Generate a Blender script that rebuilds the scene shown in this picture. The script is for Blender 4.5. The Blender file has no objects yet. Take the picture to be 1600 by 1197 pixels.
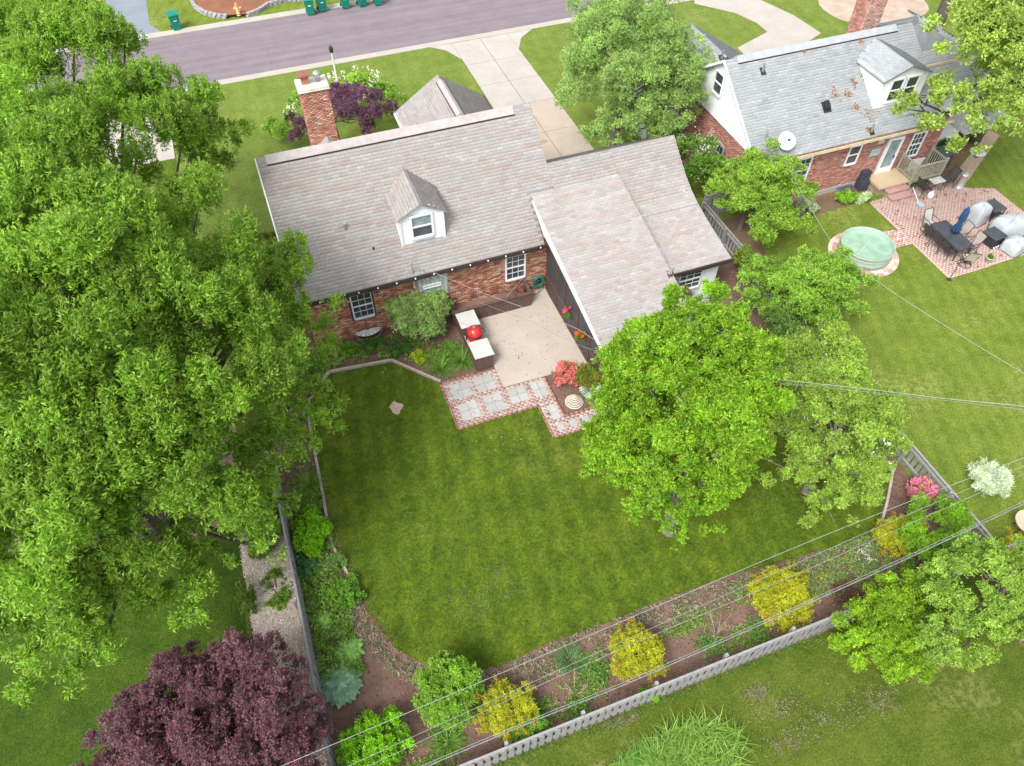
import bpy, math, random
import numpy as np
from mathutils import Vector, Matrix

# ------------------------------------------------------------------ camera, sky, sun, exposure
SC = bpy.context.scene
COL = SC.collection
FPX, PIT, HD, CAMZ = 1176.68, 0.892643, 0.3534, 24.0
_s, _c = math.sin(HD), math.cos(HD)
FW = np.array([_s*math.cos(PIT), _c*math.cos(PIT), -math.sin(PIT)])
RV = np.array([_c, -_s, 0.0])
UV = np.cross(RV, FW)
CAM = np.array([0, 0, CAMZ])
def G(px, py, z=0.0):
    """world point at height z seen at a pixel of the 1600 x 1197 survey photograph"""
    d = (px-800)/FPX*RV - (py-598.5)/FPX*UV + FW
    return CAM + d*((z-CAMZ)/d[2])
cd = bpy.data.cameras.new('camera'); cam = bpy.data.objects.new('camera', cd); COL.objects.link(cam)
cd.sensor_width = 36; cd.lens = 36*FPX/1600; cd.clip_start = .1; cd.clip_end = 2000
cam.matrix_world = Matrix(((RV[0], UV[0], -FW[0], 0), (RV[1], UV[1], -FW[1], 0), (RV[2], UV[2], -FW[2], CAMZ), (0, 0, 0, 1)))
SC.camera = cam
SUN_EL, SUN_AZ = math.radians(52), math.radians(-126)      # azimuth from +Y, clockwise
W = bpy.data.worlds.new('World'); SC.world = W; W.use_nodes = True
nt = W.node_tree; nt.nodes.clear()
o_ = nt.nodes.new('ShaderNodeOutputWorld'); b_ = nt.nodes.new('ShaderNodeBackground')
s_ = nt.nodes.new('ShaderNodeTexSky'); s_.sky_type = 'NISHITA'; s_.sun_disc = False
s_.sun_elevation = SUN_EL; s_.sun_rotation = SUN_AZ; s_.dust_density = 3.0; s_.air_density = 1.0
h_ = nt.nodes.new('ShaderNodeHueSaturation'); h_.inputs['Saturation'].default_value = .22
nt.links.new(s_.outputs[0], h_.inputs['Color']); nt.links.new(h_.outputs[0], b_.inputs[0]); nt.links.new(b_.outputs[0], o_.inputs[0])
b_.inputs[1].default_value = .14
sl = bpy.data.lights.new('sun', 'SUN'); sl.energy = 1.35; sl.angle = math.radians(20); sl.color = (1, .98, .95)
so = bpy.data.objects.new('sun', sl); COL.objects.link(so)
sd = Vector((math.sin(SUN_AZ)*math.cos(SUN_EL), math.cos(SUN_AZ)*math.cos(SUN_EL), math.sin(SUN_EL)))
so.rotation_euler = sd.to_track_quat('Z', 'Y').to_euler(); so.location = (0, 0, 60)
VS = SC.view_settings; VS.view_transform = 'Standard'; VS.look = 'None'; VS.gamma = 1; VS.use_curve_mapping = False
VS.exposure = 1.22
SC.render.engine = 'CYCLES'
SC.cycles.max_bounces = 5; SC.cycles.diffuse_bounces = 3; SC.cycles.transparent_max_bounces = 4; SC.cycles.transmission_bounces = 3

rnd = random.Random(7)
RNG = np.random.default_rng(11)
def R(a): return math.radians(a)

# ------------------------------------------------------------------ materials
def srgb(r, g, b):
    f = lambda v: (v/255/12.92) if v/255 <= .04045 else ((v/255+.055)/1.055)**2.4
    return (f(r), f(g), f(b), 1)
MATS = {}
def noise(nt, scale, detail=4, rough=.6, vec=None):
    n = nt.nodes.new('ShaderNodeTexNoise'); n.inputs['Scale'].default_value = scale
    n.inputs['Detail'].default_value = detail; n.inputs['Roughness'].default_value = rough
    if vec is not None: nt.links.new(vec, n.inputs['Vector'])
    return n
def ramp(nt, fac, stops):
    r = nt.nodes.new('ShaderNodeValToRGB'); e = r.color_ramp.elements
    while len(e) < len(stops): e.new(.5)
    for q, (p, c) in zip(e, stops): q.position = p; q.color = c if len(c) == 4 else (*c, 1)
    nt.links.new(fac, r.inputs[0]); return r
def mix(nt, fac, a, b, mode='MIX'):
    m = nt.nodes.new('ShaderNodeMix'); m.data_type = 'RGBA'; m.blend_type = mode
    for k, v in ((0, fac), (6, a), (7, b)):
        if hasattr(v, 'is_output') or isinstance(v, bpy.types.NodeSocket): nt.links.new(v, m.inputs[k])
        else: m.inputs[k].default_value = v
    return m.outputs[2]
def base_mat(name, rough=.8, spec=.3, metal=0):
    m = bpy.data.materials.new(name); m.use_nodes = True
    nt = m.node_tree; p = nt.nodes['Principled BSDF']
    p.inputs['Roughness'].default_value = rough; p.inputs['Metallic'].default_value = metal
    p.inputs['Specular IOR Level'].default_value = spec
    return m, nt, p
def geo_pos(nt):
    return nt.nodes.new('ShaderNodeNewGeometry').outputs['Position']
def bump(nt, p, height, strength=.4, dist=.02):
    b = nt.nodes.new('ShaderNodeBump'); b.inputs['Strength'].default_value = strength; b.inputs['Distance'].default_value = dist
    nt.links.new(height, b.inputs['Height']); nt.links.new(b.outputs[0], p.inputs['Normal'])
def M(name, col, rough=.7, var=.12, scale=3, metal=0, spec=.3, bmp=.2, fine=40, emit=None):
    if name in MATS: return MATS[name]
    m, nt, p = base_mat(name, rough, spec, metal)
    pos = geo_pos(nt)
    n = noise(nt, scale, 5, .6, pos); f = noise(nt, fine, 3, .6, pos)
    c0 = tuple(max(0, v*(1-var*2)) for v in col[:3]); c1 = tuple(min(1, v*(1+var*2)) for v in col[:3])
    r = ramp(nt, n.outputs[0], [(.3, c0), (.7, c1)])
    c = mix(nt, .35, r.outputs[0], ramp(nt, f.outputs[0], [(.3, c0), (.7, c1)]).outputs[0])
    nt.links.new(c, p.inputs['Base Color'])
    bump(nt, p, f.outputs[0], bmp, .01)
    MATS[name] = m; return m
def MA(name, rough=.8, spec=.25, trans=0.0, bmp=0, fine=60, dirt=.15):
    """material coloured by the mesh's own 'col' attribute (each piece its own pigment)"""
    if name in MATS: return MATS[name]
    m, nt, p = base_mat(name, rough, spec)
    a = nt.nodes.new('ShaderNodeAttribute'); a.attribute_name = 'col'
    c = a.outputs['Color']
    if dirt:
        n = noise(nt, 25, 4, .65, geo_pos(nt))
        c = mix(nt, 1.0, c, ramp(nt, n.outputs[0], [(.25, (1-dirt,)*3), (.75, (1+dirt*.6,)*3)]).outputs[0], 'MULTIPLY')
        if bmp: bump(nt, p, n.outputs[0], bmp, .01)
    nt.links.new(c, p.inputs['Base Color'])
    if trans:
        t = nt.nodes.new('ShaderNodeBsdfTranslucent'); nt.links.new(c, t.inputs['Color'])
        ms = nt.nodes.new('ShaderNodeMixShader'); ms.inputs[0].default_value = trans
        out = nt.nodes['Material Output']
        nt.links.new(p.outputs[0], ms.inputs[1]); nt.links.new(t.outputs[0], ms.inputs[2]); nt.links.new(ms.outputs[0], out.inputs[0])
    MATS[name] = m; return m
def lawn_mat(name, lo, mid, hi, dry, stripe=(0, .7, .0), dryness=.5):
    m, nt, p = base_mat(name, .9, .15)
    pos = geo_pos(nt)
    n1 = noise(nt, .9, 6, .68, pos); n2 = noise(nt, 4.5, 5, .75, pos); n3 = noise(nt, 16, 5, .8, pos); n4 = noise(nt, .22, 4, .6, pos)
    c = ramp(nt, n1.outputs[0], [(.34, lo), (.5, mid), (.68, hi)]).outputs[0]
    c = mix(nt, .45, c, ramp(nt, n2.outputs[0], [(.32, lo), (.5, mid), (.7, hi)]).outputs[0])
    c = mix(nt, 1.0, c, ramp(nt, n3.outputs[0], [(.32, (.4, .42, .4)), (.68, (1.65, 1.6, 1.5))]).outputs[0], 'MULTIPLY')
    d = ramp(nt, n4.outputs[0], [(dryness, (0, 0, 0)), (dryness+.16, (.75, .75, .75))]).outputs[0]
    d2 = ramp(nt, n2.outputs[0], [(.45, (0, 0, 0)), (.62, (1, 1, 1))]).outputs[0]
    dm = mix(nt, 1.0, d, d2, 'MULTIPLY')
    c = mix(nt, dm, c, (*dry, 1))
    if stripe[2]:
        w = nt.nodes.new('ShaderNodeTexWave'); w.inputs['Scale'].default_value = stripe[0]; w.inputs['Distortion'].default_value = 1.5
        w.inputs['Detail'].default_value = 3
        mp = nt.nodes.new('ShaderNodeMapping'); mp.inputs['Rotation'].default_value[2] = stripe[1]
        nt.links.new(pos, mp.inputs[0]); nt.links.new(mp.outputs[0], w.inputs[0])
        s = stripe[2]
        c = mix(nt, 1.0, c, ramp(nt, w.outputs[0], [(.2, (1-s,)*3), (.8, (1+s,)*3)]).outputs[0], 'MULTIPLY')
    nt.links.new(c, p.inputs['Base Color'])
    bump(nt, p, n3.outputs[0], .8, .05)
    MATS[name] = m; return m
LAWN = lawn_mat('lawn_back', (.034, .066, .006), (.078, .126, .009), (.145, .185, .016), (.19, .19, .06), (.4, R(8), .08), .58)
LAWN_N = lawn_mat('lawn_neighbour', (.082, .128, .016), (.135, .190, .026), (.195, .24, .04), (.33, .30, .12), (.5, R(20), .05), .52)
LAWN_F = lawn_mat('lawn_front', (.088, .138, .022), (.14, .195, .035), (.195, .245, .05), (.30, .30, .11), (.35, R(4), .035), .58)
LAWN_S = lawn_mat('lawn_behind', (.045, .075, .008), (.080, .115, .013), (.13, .155, .025), (.36, .32, .17), (.5, .4, .0), .52)
def concrete(name, col, var=.08, stain=.25, stain_col=(.3, .24, .18)):
    m, nt, p = base_mat(name, .85, .25)
    pos = geo_pos(nt)
    a = noise(nt, .7, 6, .65, pos); b = noise(nt, 45, 3, .6, pos); d = noise(nt, 2.2, 5, .7, pos)
    c = ramp(nt, a.outputs[0], [(.3, tuple(v*(1-var) for v in col)), (.7, tuple(v*(1+var) for v in col))]).outputs[0]
    c = mix(nt, 1., c, ramp(nt, b.outputs[0], [(.3, (.86,)*3), (.7, (1.1,)*3)]).outputs[0], 'MULTIPLY')
    f = ramp(nt, d.outputs[0], [(.5, (0,)*3), (.75, (stain,)*3)]).outputs[0]
    c = mix(nt, f, c, (*stain_col, 1))
    nt.links.new(c, p.inputs['Base Color']); bump(nt, p, b.outputs[0], .3, .006)
    MATS[name] = m; return m
SLAB = concrete('patio_concrete', (.44, .38, .32), .07, .22, (.34, .25, .18))
DRIVE = concrete('driveway_concrete', (.41, .375, .335), .08, .3)
DRIVE2 = concrete('driveway_concrete_stained', (.42, .35, .285), .08, .3, (.33, .25, .19))
KERB = concrete('kerb_concrete', (.40, .37, .32), .08, .25)
ROAD = concrete('road_asphalt', (.195, .162, .178), .10, .25, (.26, .23, .24))
def road_wear():
    nt = ROAD.node_tree; p = nt.nodes['Principled BSDF']; src = p.inputs['Base Color'].links[0].from_socket
    mp = nt.nodes.new('ShaderNodeMapping'); mp.inputs['Scale'].default_value = (.05, 1.6, 1); nt.links.new(geo_pos(nt), mp.inputs[0])
    n = noise(nt, 1.3, 5, .65, mp.outputs[0])
    c = mix(nt, 1., src, ramp(nt, n.outputs[0], [(.3, (.84,)*3), (.7, (1.14,)*3)]).outputs[0], 'MULTIPLY')
    v = nt.nodes.new('ShaderNodeTexVoronoi'); v.feature = 'DISTANCE_TO_EDGE'; v.inputs['Scale'].default_value = .16
    d = nt.nodes.new('ShaderNodeMapping'); w = noise(nt, .8, 3, .6, geo_pos(nt)); a = nt.nodes.new('ShaderNodeVectorMath'); a.operation = 'ADD'
    nt.links.new(geo_pos(nt), a.inputs[0]); nt.links.new(w.outputs['Color'], a.inputs[1]); nt.links.new(a.outputs[0], v.inputs['Vector'])
    c = mix(nt, ramp(nt, v.outputs['Distance'], [(.0, (.22,)*3), (.008, (0,)*3)]).outputs[0], c, (.10, .09, .095, 1))
    nt.links.new(c, p.inputs['Base Color'])
road_wear()
ROAD2 = concrete('blue_asphalt', (.20, .23, .26), .10, .2, (.26, .27, .28))
GRAVEL = concrete('gravel_strip', (.52, .46, .40), .12, .3, (.38, .31, .25))
MULCH = concrete('mulch', (.165, .098, .076), .30, .6, (.23, .155, .12))
MULCHF = concrete('front_mulch', (.23, .10, .055), .3, .5, (.14, .07, .04))
DRYBED = concrete('dry_bed', (.42, .33, .26), .25, .5, (.26, .2, .15))
WHITE = M('white_paint', (.78, .79, .80), .5, .02)
SIDING = M('white_siding', (.75, .76, .77), .6, .02)
GLASS = M('window_glass', (.035, .05, .055), .08, .35, 1.3, spec=.8, bmp=0)
GLASSL = M('window_curtain_glass', (.22, .30, .31), .15, .25, 3, spec=.8, bmp=0)
DARKT = M('dark_trim', (.05, .035, .032), .6)
BROWN = M('brown_wood', (.115, .070, .058), .75, .22, 5)
BROWN2 = M('porch_post_wood', (.12, .055, .04), .7, .2, 5)
FENCEW = M('weathered_fence_wood', (.27, .265, .265), .85, .14, 6)
FENCEG = M('greenish_fence_wood', (.34, .33, .255), .85, .16, 6)
EDGEW = M('bed_edging_wood', (.40, .345, .29), .85, .15, 4)
BARK = M('grey_bark', (.19, .165, .145), .9, .25, 8, bmp=.6)
BARKD = M('dark_bark', (.085, .07, .06), .9, .25, 8, bmp=.6)
METAL = M('galvanised_metal', (.5, .52, .54), .35, .08, metal=.8)
BLACKM = M('black_metal', (.03, .03, .033), .45)
SCREEN = M('insect_screen', (.055, .057, .065), .55, .12, .8)
LEAF = MA('leaf_foliage', .5, .35, .42, dirt=0)
PETAL = MA('petal', .6, .2, .3, dirt=0)
BRICKM = MA('brick_faces', .9, .2, 0, .4)
SHING = MA('asphalt_shingles', .92, .2, 0, .5, dirt=.22)
MORTAR = M('mortar', (.42, .34, .30), .95)
PAVEM = MA('paving_units', .9, .2, 0, .3)

# ------------------------------------------------------------------ object helpers
def link(name, me, parent=None, mats=()):
    o = bpy.data.objects.new(name, me); COL.objects.link(o)
    if me is not None:
        for m in mats: me.materials.append(m)
    if parent is not None: o.parent = parent
    return o
def tag(o, label=None, cat=None, group=None, kind=None):
    if label: o['label'] = label
    if cat: o['category'] = cat
    if group: o['group'] = group
    if kind: o['kind'] = kind
    return o
def thing(name, label, cat, group=None, loc=(0, 0, 0), rz=0):
    o = link(name, None); o.location = loc; o.rotation_euler[2] = rz; o.empty_display_size = .2
    return tag(o, label, cat, group)
def copy_tree(o, parent=None):
    c = o.copy(); COL.objects.link(c)
    if parent is not None: c.parent = parent
    for ch in list(o.children): copy_tree(ch, c)
    return c
class MB:
    def __init__(s): s.v = []; s.f = []; s.m = []; s.c = []
    def add(s, vs, fs, mi=0, col=None):
        n = len(s.v); s.v += [tuple(map(float, v)) for v in vs]
        s.f += [tuple(i+n for i in f) for f in fs]; s.m += [mi]*len(fs)
        s.c += [col or (1, 1, 1)]*len(vs); return s
    def box(s, x0, x1, y0, y1, z0, z1, mi=0, col=None, rot=None, at=None):
        vs = [(x, y, z) for z in (z0, z1) for y in (y0, y1) for x in (x0, x1)]
        if rot is not None:
            vs = [tuple(rot @ Vector(v) + Vector(at or (0, 0, 0))) for v in vs]
        return s.add(vs, [(0, 2, 3, 1), (4, 5, 7, 6), (0, 1, 5, 4), (2, 6, 7, 3), (0, 4, 6, 2), (1, 3, 7, 5)], mi, col)
    def prism(s, poly, ext, mi=0, col=None):
        n = len(poly); e = Vector(ext)
        vs = [Vector(p) for p in poly] + [Vector(p)+e for p in poly]
        fs = [tuple(range(n))[::-1], tuple(range(n, 2*n))]+[(i, (i+1) % n, n+(i+1) % n, n+i) for i in range(n)]
        return s.add(vs, fs, mi, col)
    def tube(s, pts, r, n=6, mi=0, col=None, cap=True):
        pts = [Vector(p) for p in pts]; rs = r if isinstance(r, (list, tuple)) else [r]*len(pts)
        vs = []; fs = []
        for i, p in enumerate(pts):
            t = (pts[min(i+1, len(pts)-1)]-pts[max(i-1, 0)]).normalized()
            a = t.orthogonal().normalized() if abs(t.z) > .9 else t.cross(Vector((0, 0, 1))).normalized()
            b = t.cross(a)
            for k in range(n):
                q = 2*math.pi*k/n; vs.append(p+(a*math.cos(q)+b*math.sin(q))*rs[i])
        for i in range(len(pts)-1):
            for k in range(n): fs.append((i*n+k, i*n+(k+1) % n, (i+1)*n+(k+1) % n, (i+1)*n+k))
        if cap: fs += [tuple(range(n))[::-1], tuple(range((len(pts)-1)*n, len(pts)*n))]
        return s.add(vs, fs, mi, col)
    def lathe(s, prof, c=(0, 0, 0), n=20, mi=0, sx=1, sy=1, col=None):
        vs = []; fs = []
        for r, z in prof:
            for k in range(n):
                a = 2*math.pi*k/n; vs.append((c[0]+r*sx*math.cos(a), c[1]+r*sy*math.sin(a), c[2]+z))
        for i in range(len(prof)-1):
            for k in range(n): fs.append((i*n+k, i*n+(k+1) % n, (i+1)*n+(k+1) % n, (i+1)*n+k))
        fs += [tuple(range(n))[::-1], tuple(range((len(prof)-1)*n, len(prof)*n))]
        return s.add(vs, fs, mi, col)
    def build(s, name, mats, parent=None, smooth=False, colattr=False):
        me = bpy.data.meshes.new(name); me.from_pydata(s.v, [], s.f)
        if not isinstance(mats, (list, tuple)): mats = [mats]
        o = link(name, me, parent, mats)
        me.polygons.foreach_set('material_index', s.m)
        if smooth: me.polygons.foreach_set('use_smooth', [True]*len(s.f))
        if colattr:
            a = me.color_attributes.new('col', 'FLOAT_COLOR', 'POINT')
            a.data.foreach_set('color', np.hstack([np.array(s.c, float).reshape(-1, 3), np.ones((len(s.v), 1))]).ravel())
        me.update(); return o
def np_mesh(name, V, F, C, mat, parent=None):
    """V (n,3), F (m,k) constant k, C (n,3) colour"""
    me = bpy.data.meshes.new(name); m, k = F.shape
    me.vertices.add(len(V)); me.vertices.foreach_set('co', V.astype(np.float32).ravel())
    me.loops.add(m*k); me.loops.foreach_set('vertex_index', F.astype(np.int32).ravel())
    me.polygons.add(m); me.polygons.foreach_set('loop_start', np.arange(0, m*k, k, dtype=np.int32)); me.polygons.foreach_set('loop_total', np.full(m, k, dtype=np.int32))
    me.update(calc_edges=True)
    a = me.color_attributes.new('col', 'FLOAT_COLOR', 'POINT')
    a.data.foreach_set('color', np.hstack([C, np.ones((len(C), 1))]).astype(np.float32).ravel())
    return link(name, me, parent, [mat])
def boxes_mesh(name, C, S, cols, mat, parent=None, rot=None, origin=None):
    """many small boxes joined: centres, full sizes, colours; local frame rot (3x3, columns = axes)"""
    C = np.asarray(C, float); S = np.asarray(S, float)/2; n = len(C)
    sg = np.array([(x, y, z) for z in (-1, 1) for y in (-1, 1) for x in (-1, 1)], float)
    V = (C[:, None, :]+sg[None]*S[:, None, :]).reshape(-1, 3)
    if rot is not None: V = V@np.asarray(rot).T+np.asarray(origin)
    f = np.array([(0, 2, 3, 1), (4, 5, 7, 6), (0, 1, 5, 4), (2, 6, 7, 3), (0, 4, 6, 2), (1, 3, 7, 5)])
    F = (f[None]+8*np.arange(n)[:, None, None]).reshape(-1, 4)
    return np_mesh(name, V, F, np.repeat(np.asarray(cols, float), 8, 0), mat, parent)
def sheet(name, pts, mat, z=0.004, kind='structure', thick=0):
    b = MB()
    if thick: b.prism([(p[0], p[1], z-thick) for p in pts], (0, 0, thick))
    else: b.add([(p[0], p[1], z) for p in pts], [tuple(range(len(pts)))])
    o = b.build(name, mat); o['kind'] = kind; return o
def unit(v): return v/np.maximum(np.linalg.norm(v, axis=-1, keepdims=True), 1e-9)
def pal(n, cols, jit=.12, rng=RNG):
    cols = np.array(cols, float); i = rng.integers(0, len(cols), n); t = rng.random((n, 1))
    c = cols[i]*(1-t)+cols[rng.integers(0, len(cols), n)]*t
    return c*(1+rng.normal(0, jit, (n, 1)))

def leaf_quads(P, D, N, L, Wd, col, tri=False):
    """rhombic bent leaves; P base, D direction, N normal"""
    S = unit(np.cross(D, N)); N = unit(np.cross(S, D)); L = L.reshape(-1, 1); Wd = Wd.reshape(-1, 1)
    if tri:
        V = np.stack([P, P+D*L*.45+S*Wd*.68+N*L*.05, P+D*L-S*Wd*.22-N*L*.1], 1).reshape(-1, 3)
        return V, np.arange(len(P)*3).reshape(-1, 3), np.repeat(np.clip(col, .002, 1), 3, 0)
    v0 = P; v2 = P+D*L-N*L*.12; v1 = P+D*L*.5+S*Wd/2+N*L*.04; v3 = P+D*L*.5-S*Wd/2+N*L*.04
    V = np.stack([v0, v1, v2, v3], 1).reshape(-1, 3)
    F = np.arange(len(P)*4).reshape(-1, 4)
    C = np.repeat(np.clip(col, .002, 1), 4, 0)
    return V, F, C
def tufts(pos, out, k, L, Wd, colT, rng, spread=1.0, jitter=.13, tri=False):
    """k leaves at each tuft position, fanned about the outward direction"""
    n = len(pos)
    P = np.repeat(pos, k, 0); O = np.repeat(out, k, 0)
    D = unit(O*.45+rng.normal(0, 1, P.shape)*.62*spread)
    N = unit(O+rng.normal(0, .40, P.shape)+np.array([0, -.25, .6]))
    P = P+rng.normal(0, L*.35, P.shape)
    ll = L*rng.uniform(.65, 1.25, len(P)); ww = Wd*rng.uniform(.7, 1.25, len(P))
    col = np.repeat(colT, k, 0)*(1+rng.normal(0, jitter, (len(P), 1)))
    return leaf_quads(P, D, N, ll, ww, col, tri)
def crown(parent, ells, ntuft, L, Wd, cols, seed, k=5, lobes=60, lobe_r=(.2, .34), limbs=None, tipcol=None, name='crown', gap=.0, flat=.75, mat=None, hang=0.0, gain=1.35, tone=.12):
    """crown of leaf tufts: lobes spread through a union of ellipsoids, tufts on the lobes' outer sides"""
    rng = np.random.default_rng(seed)
    E = np.array(ells, float); vol = np.prod(E[:, 3:6], 1); w = vol**.52; w /= w.sum()
    idx = rng.choice(len(E), lobes, p=w)
    u = unit(rng.normal(0, 1, (lobes, 3))); u[:, 2] = np.where(u[:, 2] < -.55, -u[:, 2]*.6, u[:, 2]); u = unit(u)
    rad = rng.uniform(.45, .95, (lobes, 1))
    C = E[idx, :3]+u*E[idx, 3:6]*rad
    lr = rng.uniform(*lobe_r, lobes)*np.cbrt(vol[idx])
    per = (lr**2); per /= per.sum(); li = rng.choice(lobes, ntuft, p=per)
    v = unit(rng.normal(0, 1, (ntuft, 3))+np.array([0, 0, .5])+unit(C[li]-E[idx[li], :3])*.55)
    rr = rng.uniform(0, 1, (ntuft, 1))**.45
    # sub-clumps: tufts gather in little sprays
    P = C[li]+v*lr[li][:, None]*rr*np.array([1, 1, flat])
    q = np.round(P/(L*3.2))*(L*3.2)
    hsh = np.sin(q@np.array([12.9898, 78.233, 37.719]))*43758.5453; hsh -= np.floor(hsh)
    P = P+(q-P)*.35
    P[:, 2] -= hang*np.abs(rng.normal(0, 1, ntuft))
    if gap: keep = hsh > gap; P = P[keep]; v = v[keep]; hsh = hsh[keep]; li = li[keep]; rr = rr[keep]
    lobetone = rng.normal(1, tone, lobes)*gain
    col = pal(len(P), cols, .07, rng)*lobetone[li][:, None]*(.86+.28*hsh[:, None])
    if tipcol is not None:
        t = ((rr > .82)*(rng.random(rr.shape) < .45))*rng.uniform(.3, .9, rr.shape)
        col = col*(1-t)+np.array(tipcol)*t
    g_ = (col[:, 1] > col[:, 0]*1.22)[:, None]; col = np.where(g_, col*np.array([1.02, 1.0, .70]), col)
    V, F, Cc = tufts(P, unit(v+np.array([0, 0, .25])), k, L, Wd, col, rng, tri=mat is None)
    o = np_mesh(name, V, F, Cc, mat or LEAF, parent)
    return o, C, lr
def limbs(parent, base, top, r0, C, mat, seed, nb=18, name='trunk', fork=.35, twigs=True):
    rng = np.random.default_rng(seed); b = MB(); base = np.array(base, float); top = np.array(top, float)
    pts = [base+(top-base)*t+np.append(rng.normal(0, .06, 2), 0)*(t > 0) for t in (0, .25, .5, .75, 1)]
    b.tube(pts, [r0*1.25, r0, r0*.75, r0*.5, r0*.2], 8)
    C = C[np.argsort(rng.random(len(C)))[:nb]]
    for c in C:
        h = np.clip((c[2]-base[2])/(top[2]-base[2])-.28-rng.uniform(0, .15), fork*.6, .85)
        s = base+(top-base)*h
        mid = s*.5+c*.5+np.array([0, 0, -.08*np.linalg.norm(c-s)])+rng.normal(0, .12, 3)
        b.tube([s, s*.6+mid*.4+rng.normal(0, .05, 3), mid, mid*.4+c*.6+rng.normal(0, .1, 3), c], [r0*.38, r0*.3, r0*.22, r0*.13, r0*.05], 5)
        if twigs:
            for q in range(2):
                e = c+rng.normal(0, .45, 3)*min(1.2, np.linalg.norm(c-s)*.22)-np.array([0, 0, .15]); st = mid*.5+c*.5
                b.tube([st, (st+e)/2+rng.normal(0, .08, 3), e], [r0*.12, r0*.08, r0*.02], 4, cap=False)
    return b.build(name, mat, parent)
def tree(name, label, cat, base, top, r0, ells, ntuft, L, Wd, cols, seed, bark=BARK, group=None, nb=18, **kw):
    base = np.array(base, float)
    t = thing(name, label, cat, group, tuple(base))
    E = [(e[0]-base[0], e[1]-base[1], e[2]-base[2], *e[3:]) for e in ells]
    o, C, lr = crown(t, E, ntuft, L, Wd, cols, seed, **kw)
    limbs(t, (0, 0, -.05), np.array(top, float)-base, r0, C, bark, seed+1, nb, twigs=nb < 50)
    return t
def shrub(label, px, py, r, h, ntuft, L, Wd, cols, seed, name='shrub', cat='shrub', group=None, k=6, rx=None, ry=None, lobes=16, mat=None, stems=6, **kw):
    """a rounded shrub standing on the ground where the pixel meets it"""
    c = G(px, py, h*.45); rx = (rx or r)*1.18; ry = (ry or r)*1.18; ntuft = int(ntuft*1.35)
    t = thing(name, label, cat, group, (c[0], c[1], 0))
    o, C, lr = crown(t, [(0, 0, h*.5, rx*.85, ry*.85, h*.45)], ntuft, L, Wd, cols, seed, k=k, lobes=int(lobes*1.7), name='foliage', mat=mat, lobe_r=(.22, .38), **kw)
    b = MB(); rr = np.random.default_rng(seed)
    for q in range(stems):
        e = C[q % len(C)]; b.tube([(rr.normal(0, .04), rr.normal(0, .04), -.03), (e[0]*.5, e[1]*.5, e[2]*.55), tuple(e)], [.02, .014, .005], 4)
    b.build('stem', BARKD, t)
    return t

# ------------------------------------------------------------------ the setting: ground, street, drives, beds
sheet('ground', [(-260, -200), (320, -200), (320, 420), (-260, 420)], LAWN_S, 0.0)
sheet('front_lawn', [(-4.9, 31.5), (36, 31.5), (70, 31.5), (70, 45.9), (-4.9, 45.9)], LAWN_F, .004)
sheet('side_lawn', [(-4.9, 22.9), (-.4, 22.9), (-.4, 31.5), (-4.9, 31.5)], LAWN_F, .004)
LAWN_L = lawn_mat('lawn_left_shade_tint', (.020, .048, .004), (.045, .090, .007), (.085, .130, .012), (.22, .19, .09), (.4, R(8), .0), .62)  # greens darkened so the colour carries the shade under the tree canopy
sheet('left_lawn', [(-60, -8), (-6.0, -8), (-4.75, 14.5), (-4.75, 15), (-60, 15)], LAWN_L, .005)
sheet('neighbour_lawn', [(19.05, 5.3), (60, 5.3), (60, 31.5), (19.05, 31.5)], LAWN_N, .004)
sheet('street', [(-80, 46.0), (140, 46.0), (140, 53.35), (-80, 53.35)], ROAD, .004)
for y0, y1 in ((45.75, 46.3), (53.1, 53.75)):
    b = MB(); b.box(-80, 140, y0, y1, -.05, .035 if y0 < 50 else .05)
    for q in range(-26, 47):
        pass
    b.build('kerb', KERB)['kind'] = 'structure'
sheet('far_lawn', [(-80, 53.75), (140, 53.75), (140, 75), (-80, 75)], LAWN_N, .004)
sheet('far_drive', [(-7.9, 53.7), (-4.6, 53.7), (-5.3, 55.2), (-5.3, 64), (-7.9, 64)], ROAD2, .008)
sheet('far_walk', [(-9.6, 54.6), (-8.4, 54.6), (-8.6, 60), (-9.8, 60)], KERB, .008)
# driveway of the house: slabs with open joints
def slabs(x0, x1, ys, mats, name='driveway'):
    root = link(name, None); root['kind'] = 'structure'
    for i in range(len(ys)-1):
        for xa, xb in ((x0, (x0+x1)/2), ((x0+x1)/2, x1)):
            b = MB(); b.box(xa+.012, xb-.012, ys[i]+.012, ys[i+1]-.012, -.05, .02)
            b.build('slab', mats[i], root)
    b = MB(); b.box(x0, x1, ys[0], ys[-1], -.05, .004); b.build('joint_bed', MORTAR, root)
slabs(12.75, 16.55, [28.3, 31.2, 34.4, 37.5, 40.2, 42.8, 45.74], [DRIVE2, DRIVE2, DRIVE2, DRIVE, DRIVE, DRIVE])
sheet('driveway_flare', [(11.3, 45.76), (12.15, 45.0), (12.75, 43.6), (12.75, 45.76)], DRIVE, .018)
sheet('driveway_flare', [(16.55, 43.6), (17.2, 44.9), (18.3, 45.76), (16.55, 45.76)], DRIVE, .018)
sheet('neighbour_driveway', [tuple(G(*p)[:2]) for p in ((1170, 92), (1152, 75), (1199, 50), (1182, 36), (1150, 21), (1085, 6), (1085, -14), (1180, -4), (1240, 24), (1283, 52), (1262, 66))], DRIVE, .012)
sheet('neighbour_front_bed', [(c[0], c[1]) for c in [G(1365+85*math.cos(a)+6*math.sin(3*a), 8+30*math.sin(a)) for a in np.linspace(0, 2*math.pi, 24, endpoint=False)]], DRYBED, .010)
slabs(-9.6, -4.95, [39, 42, 45.74], [DRIVE]*2, 'left_driveway')
sheet('left_front_lawn', [(-60, 30), (-4.9, 30), (-4.9, 39), (-60, 39)], LAWN, .007)
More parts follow.
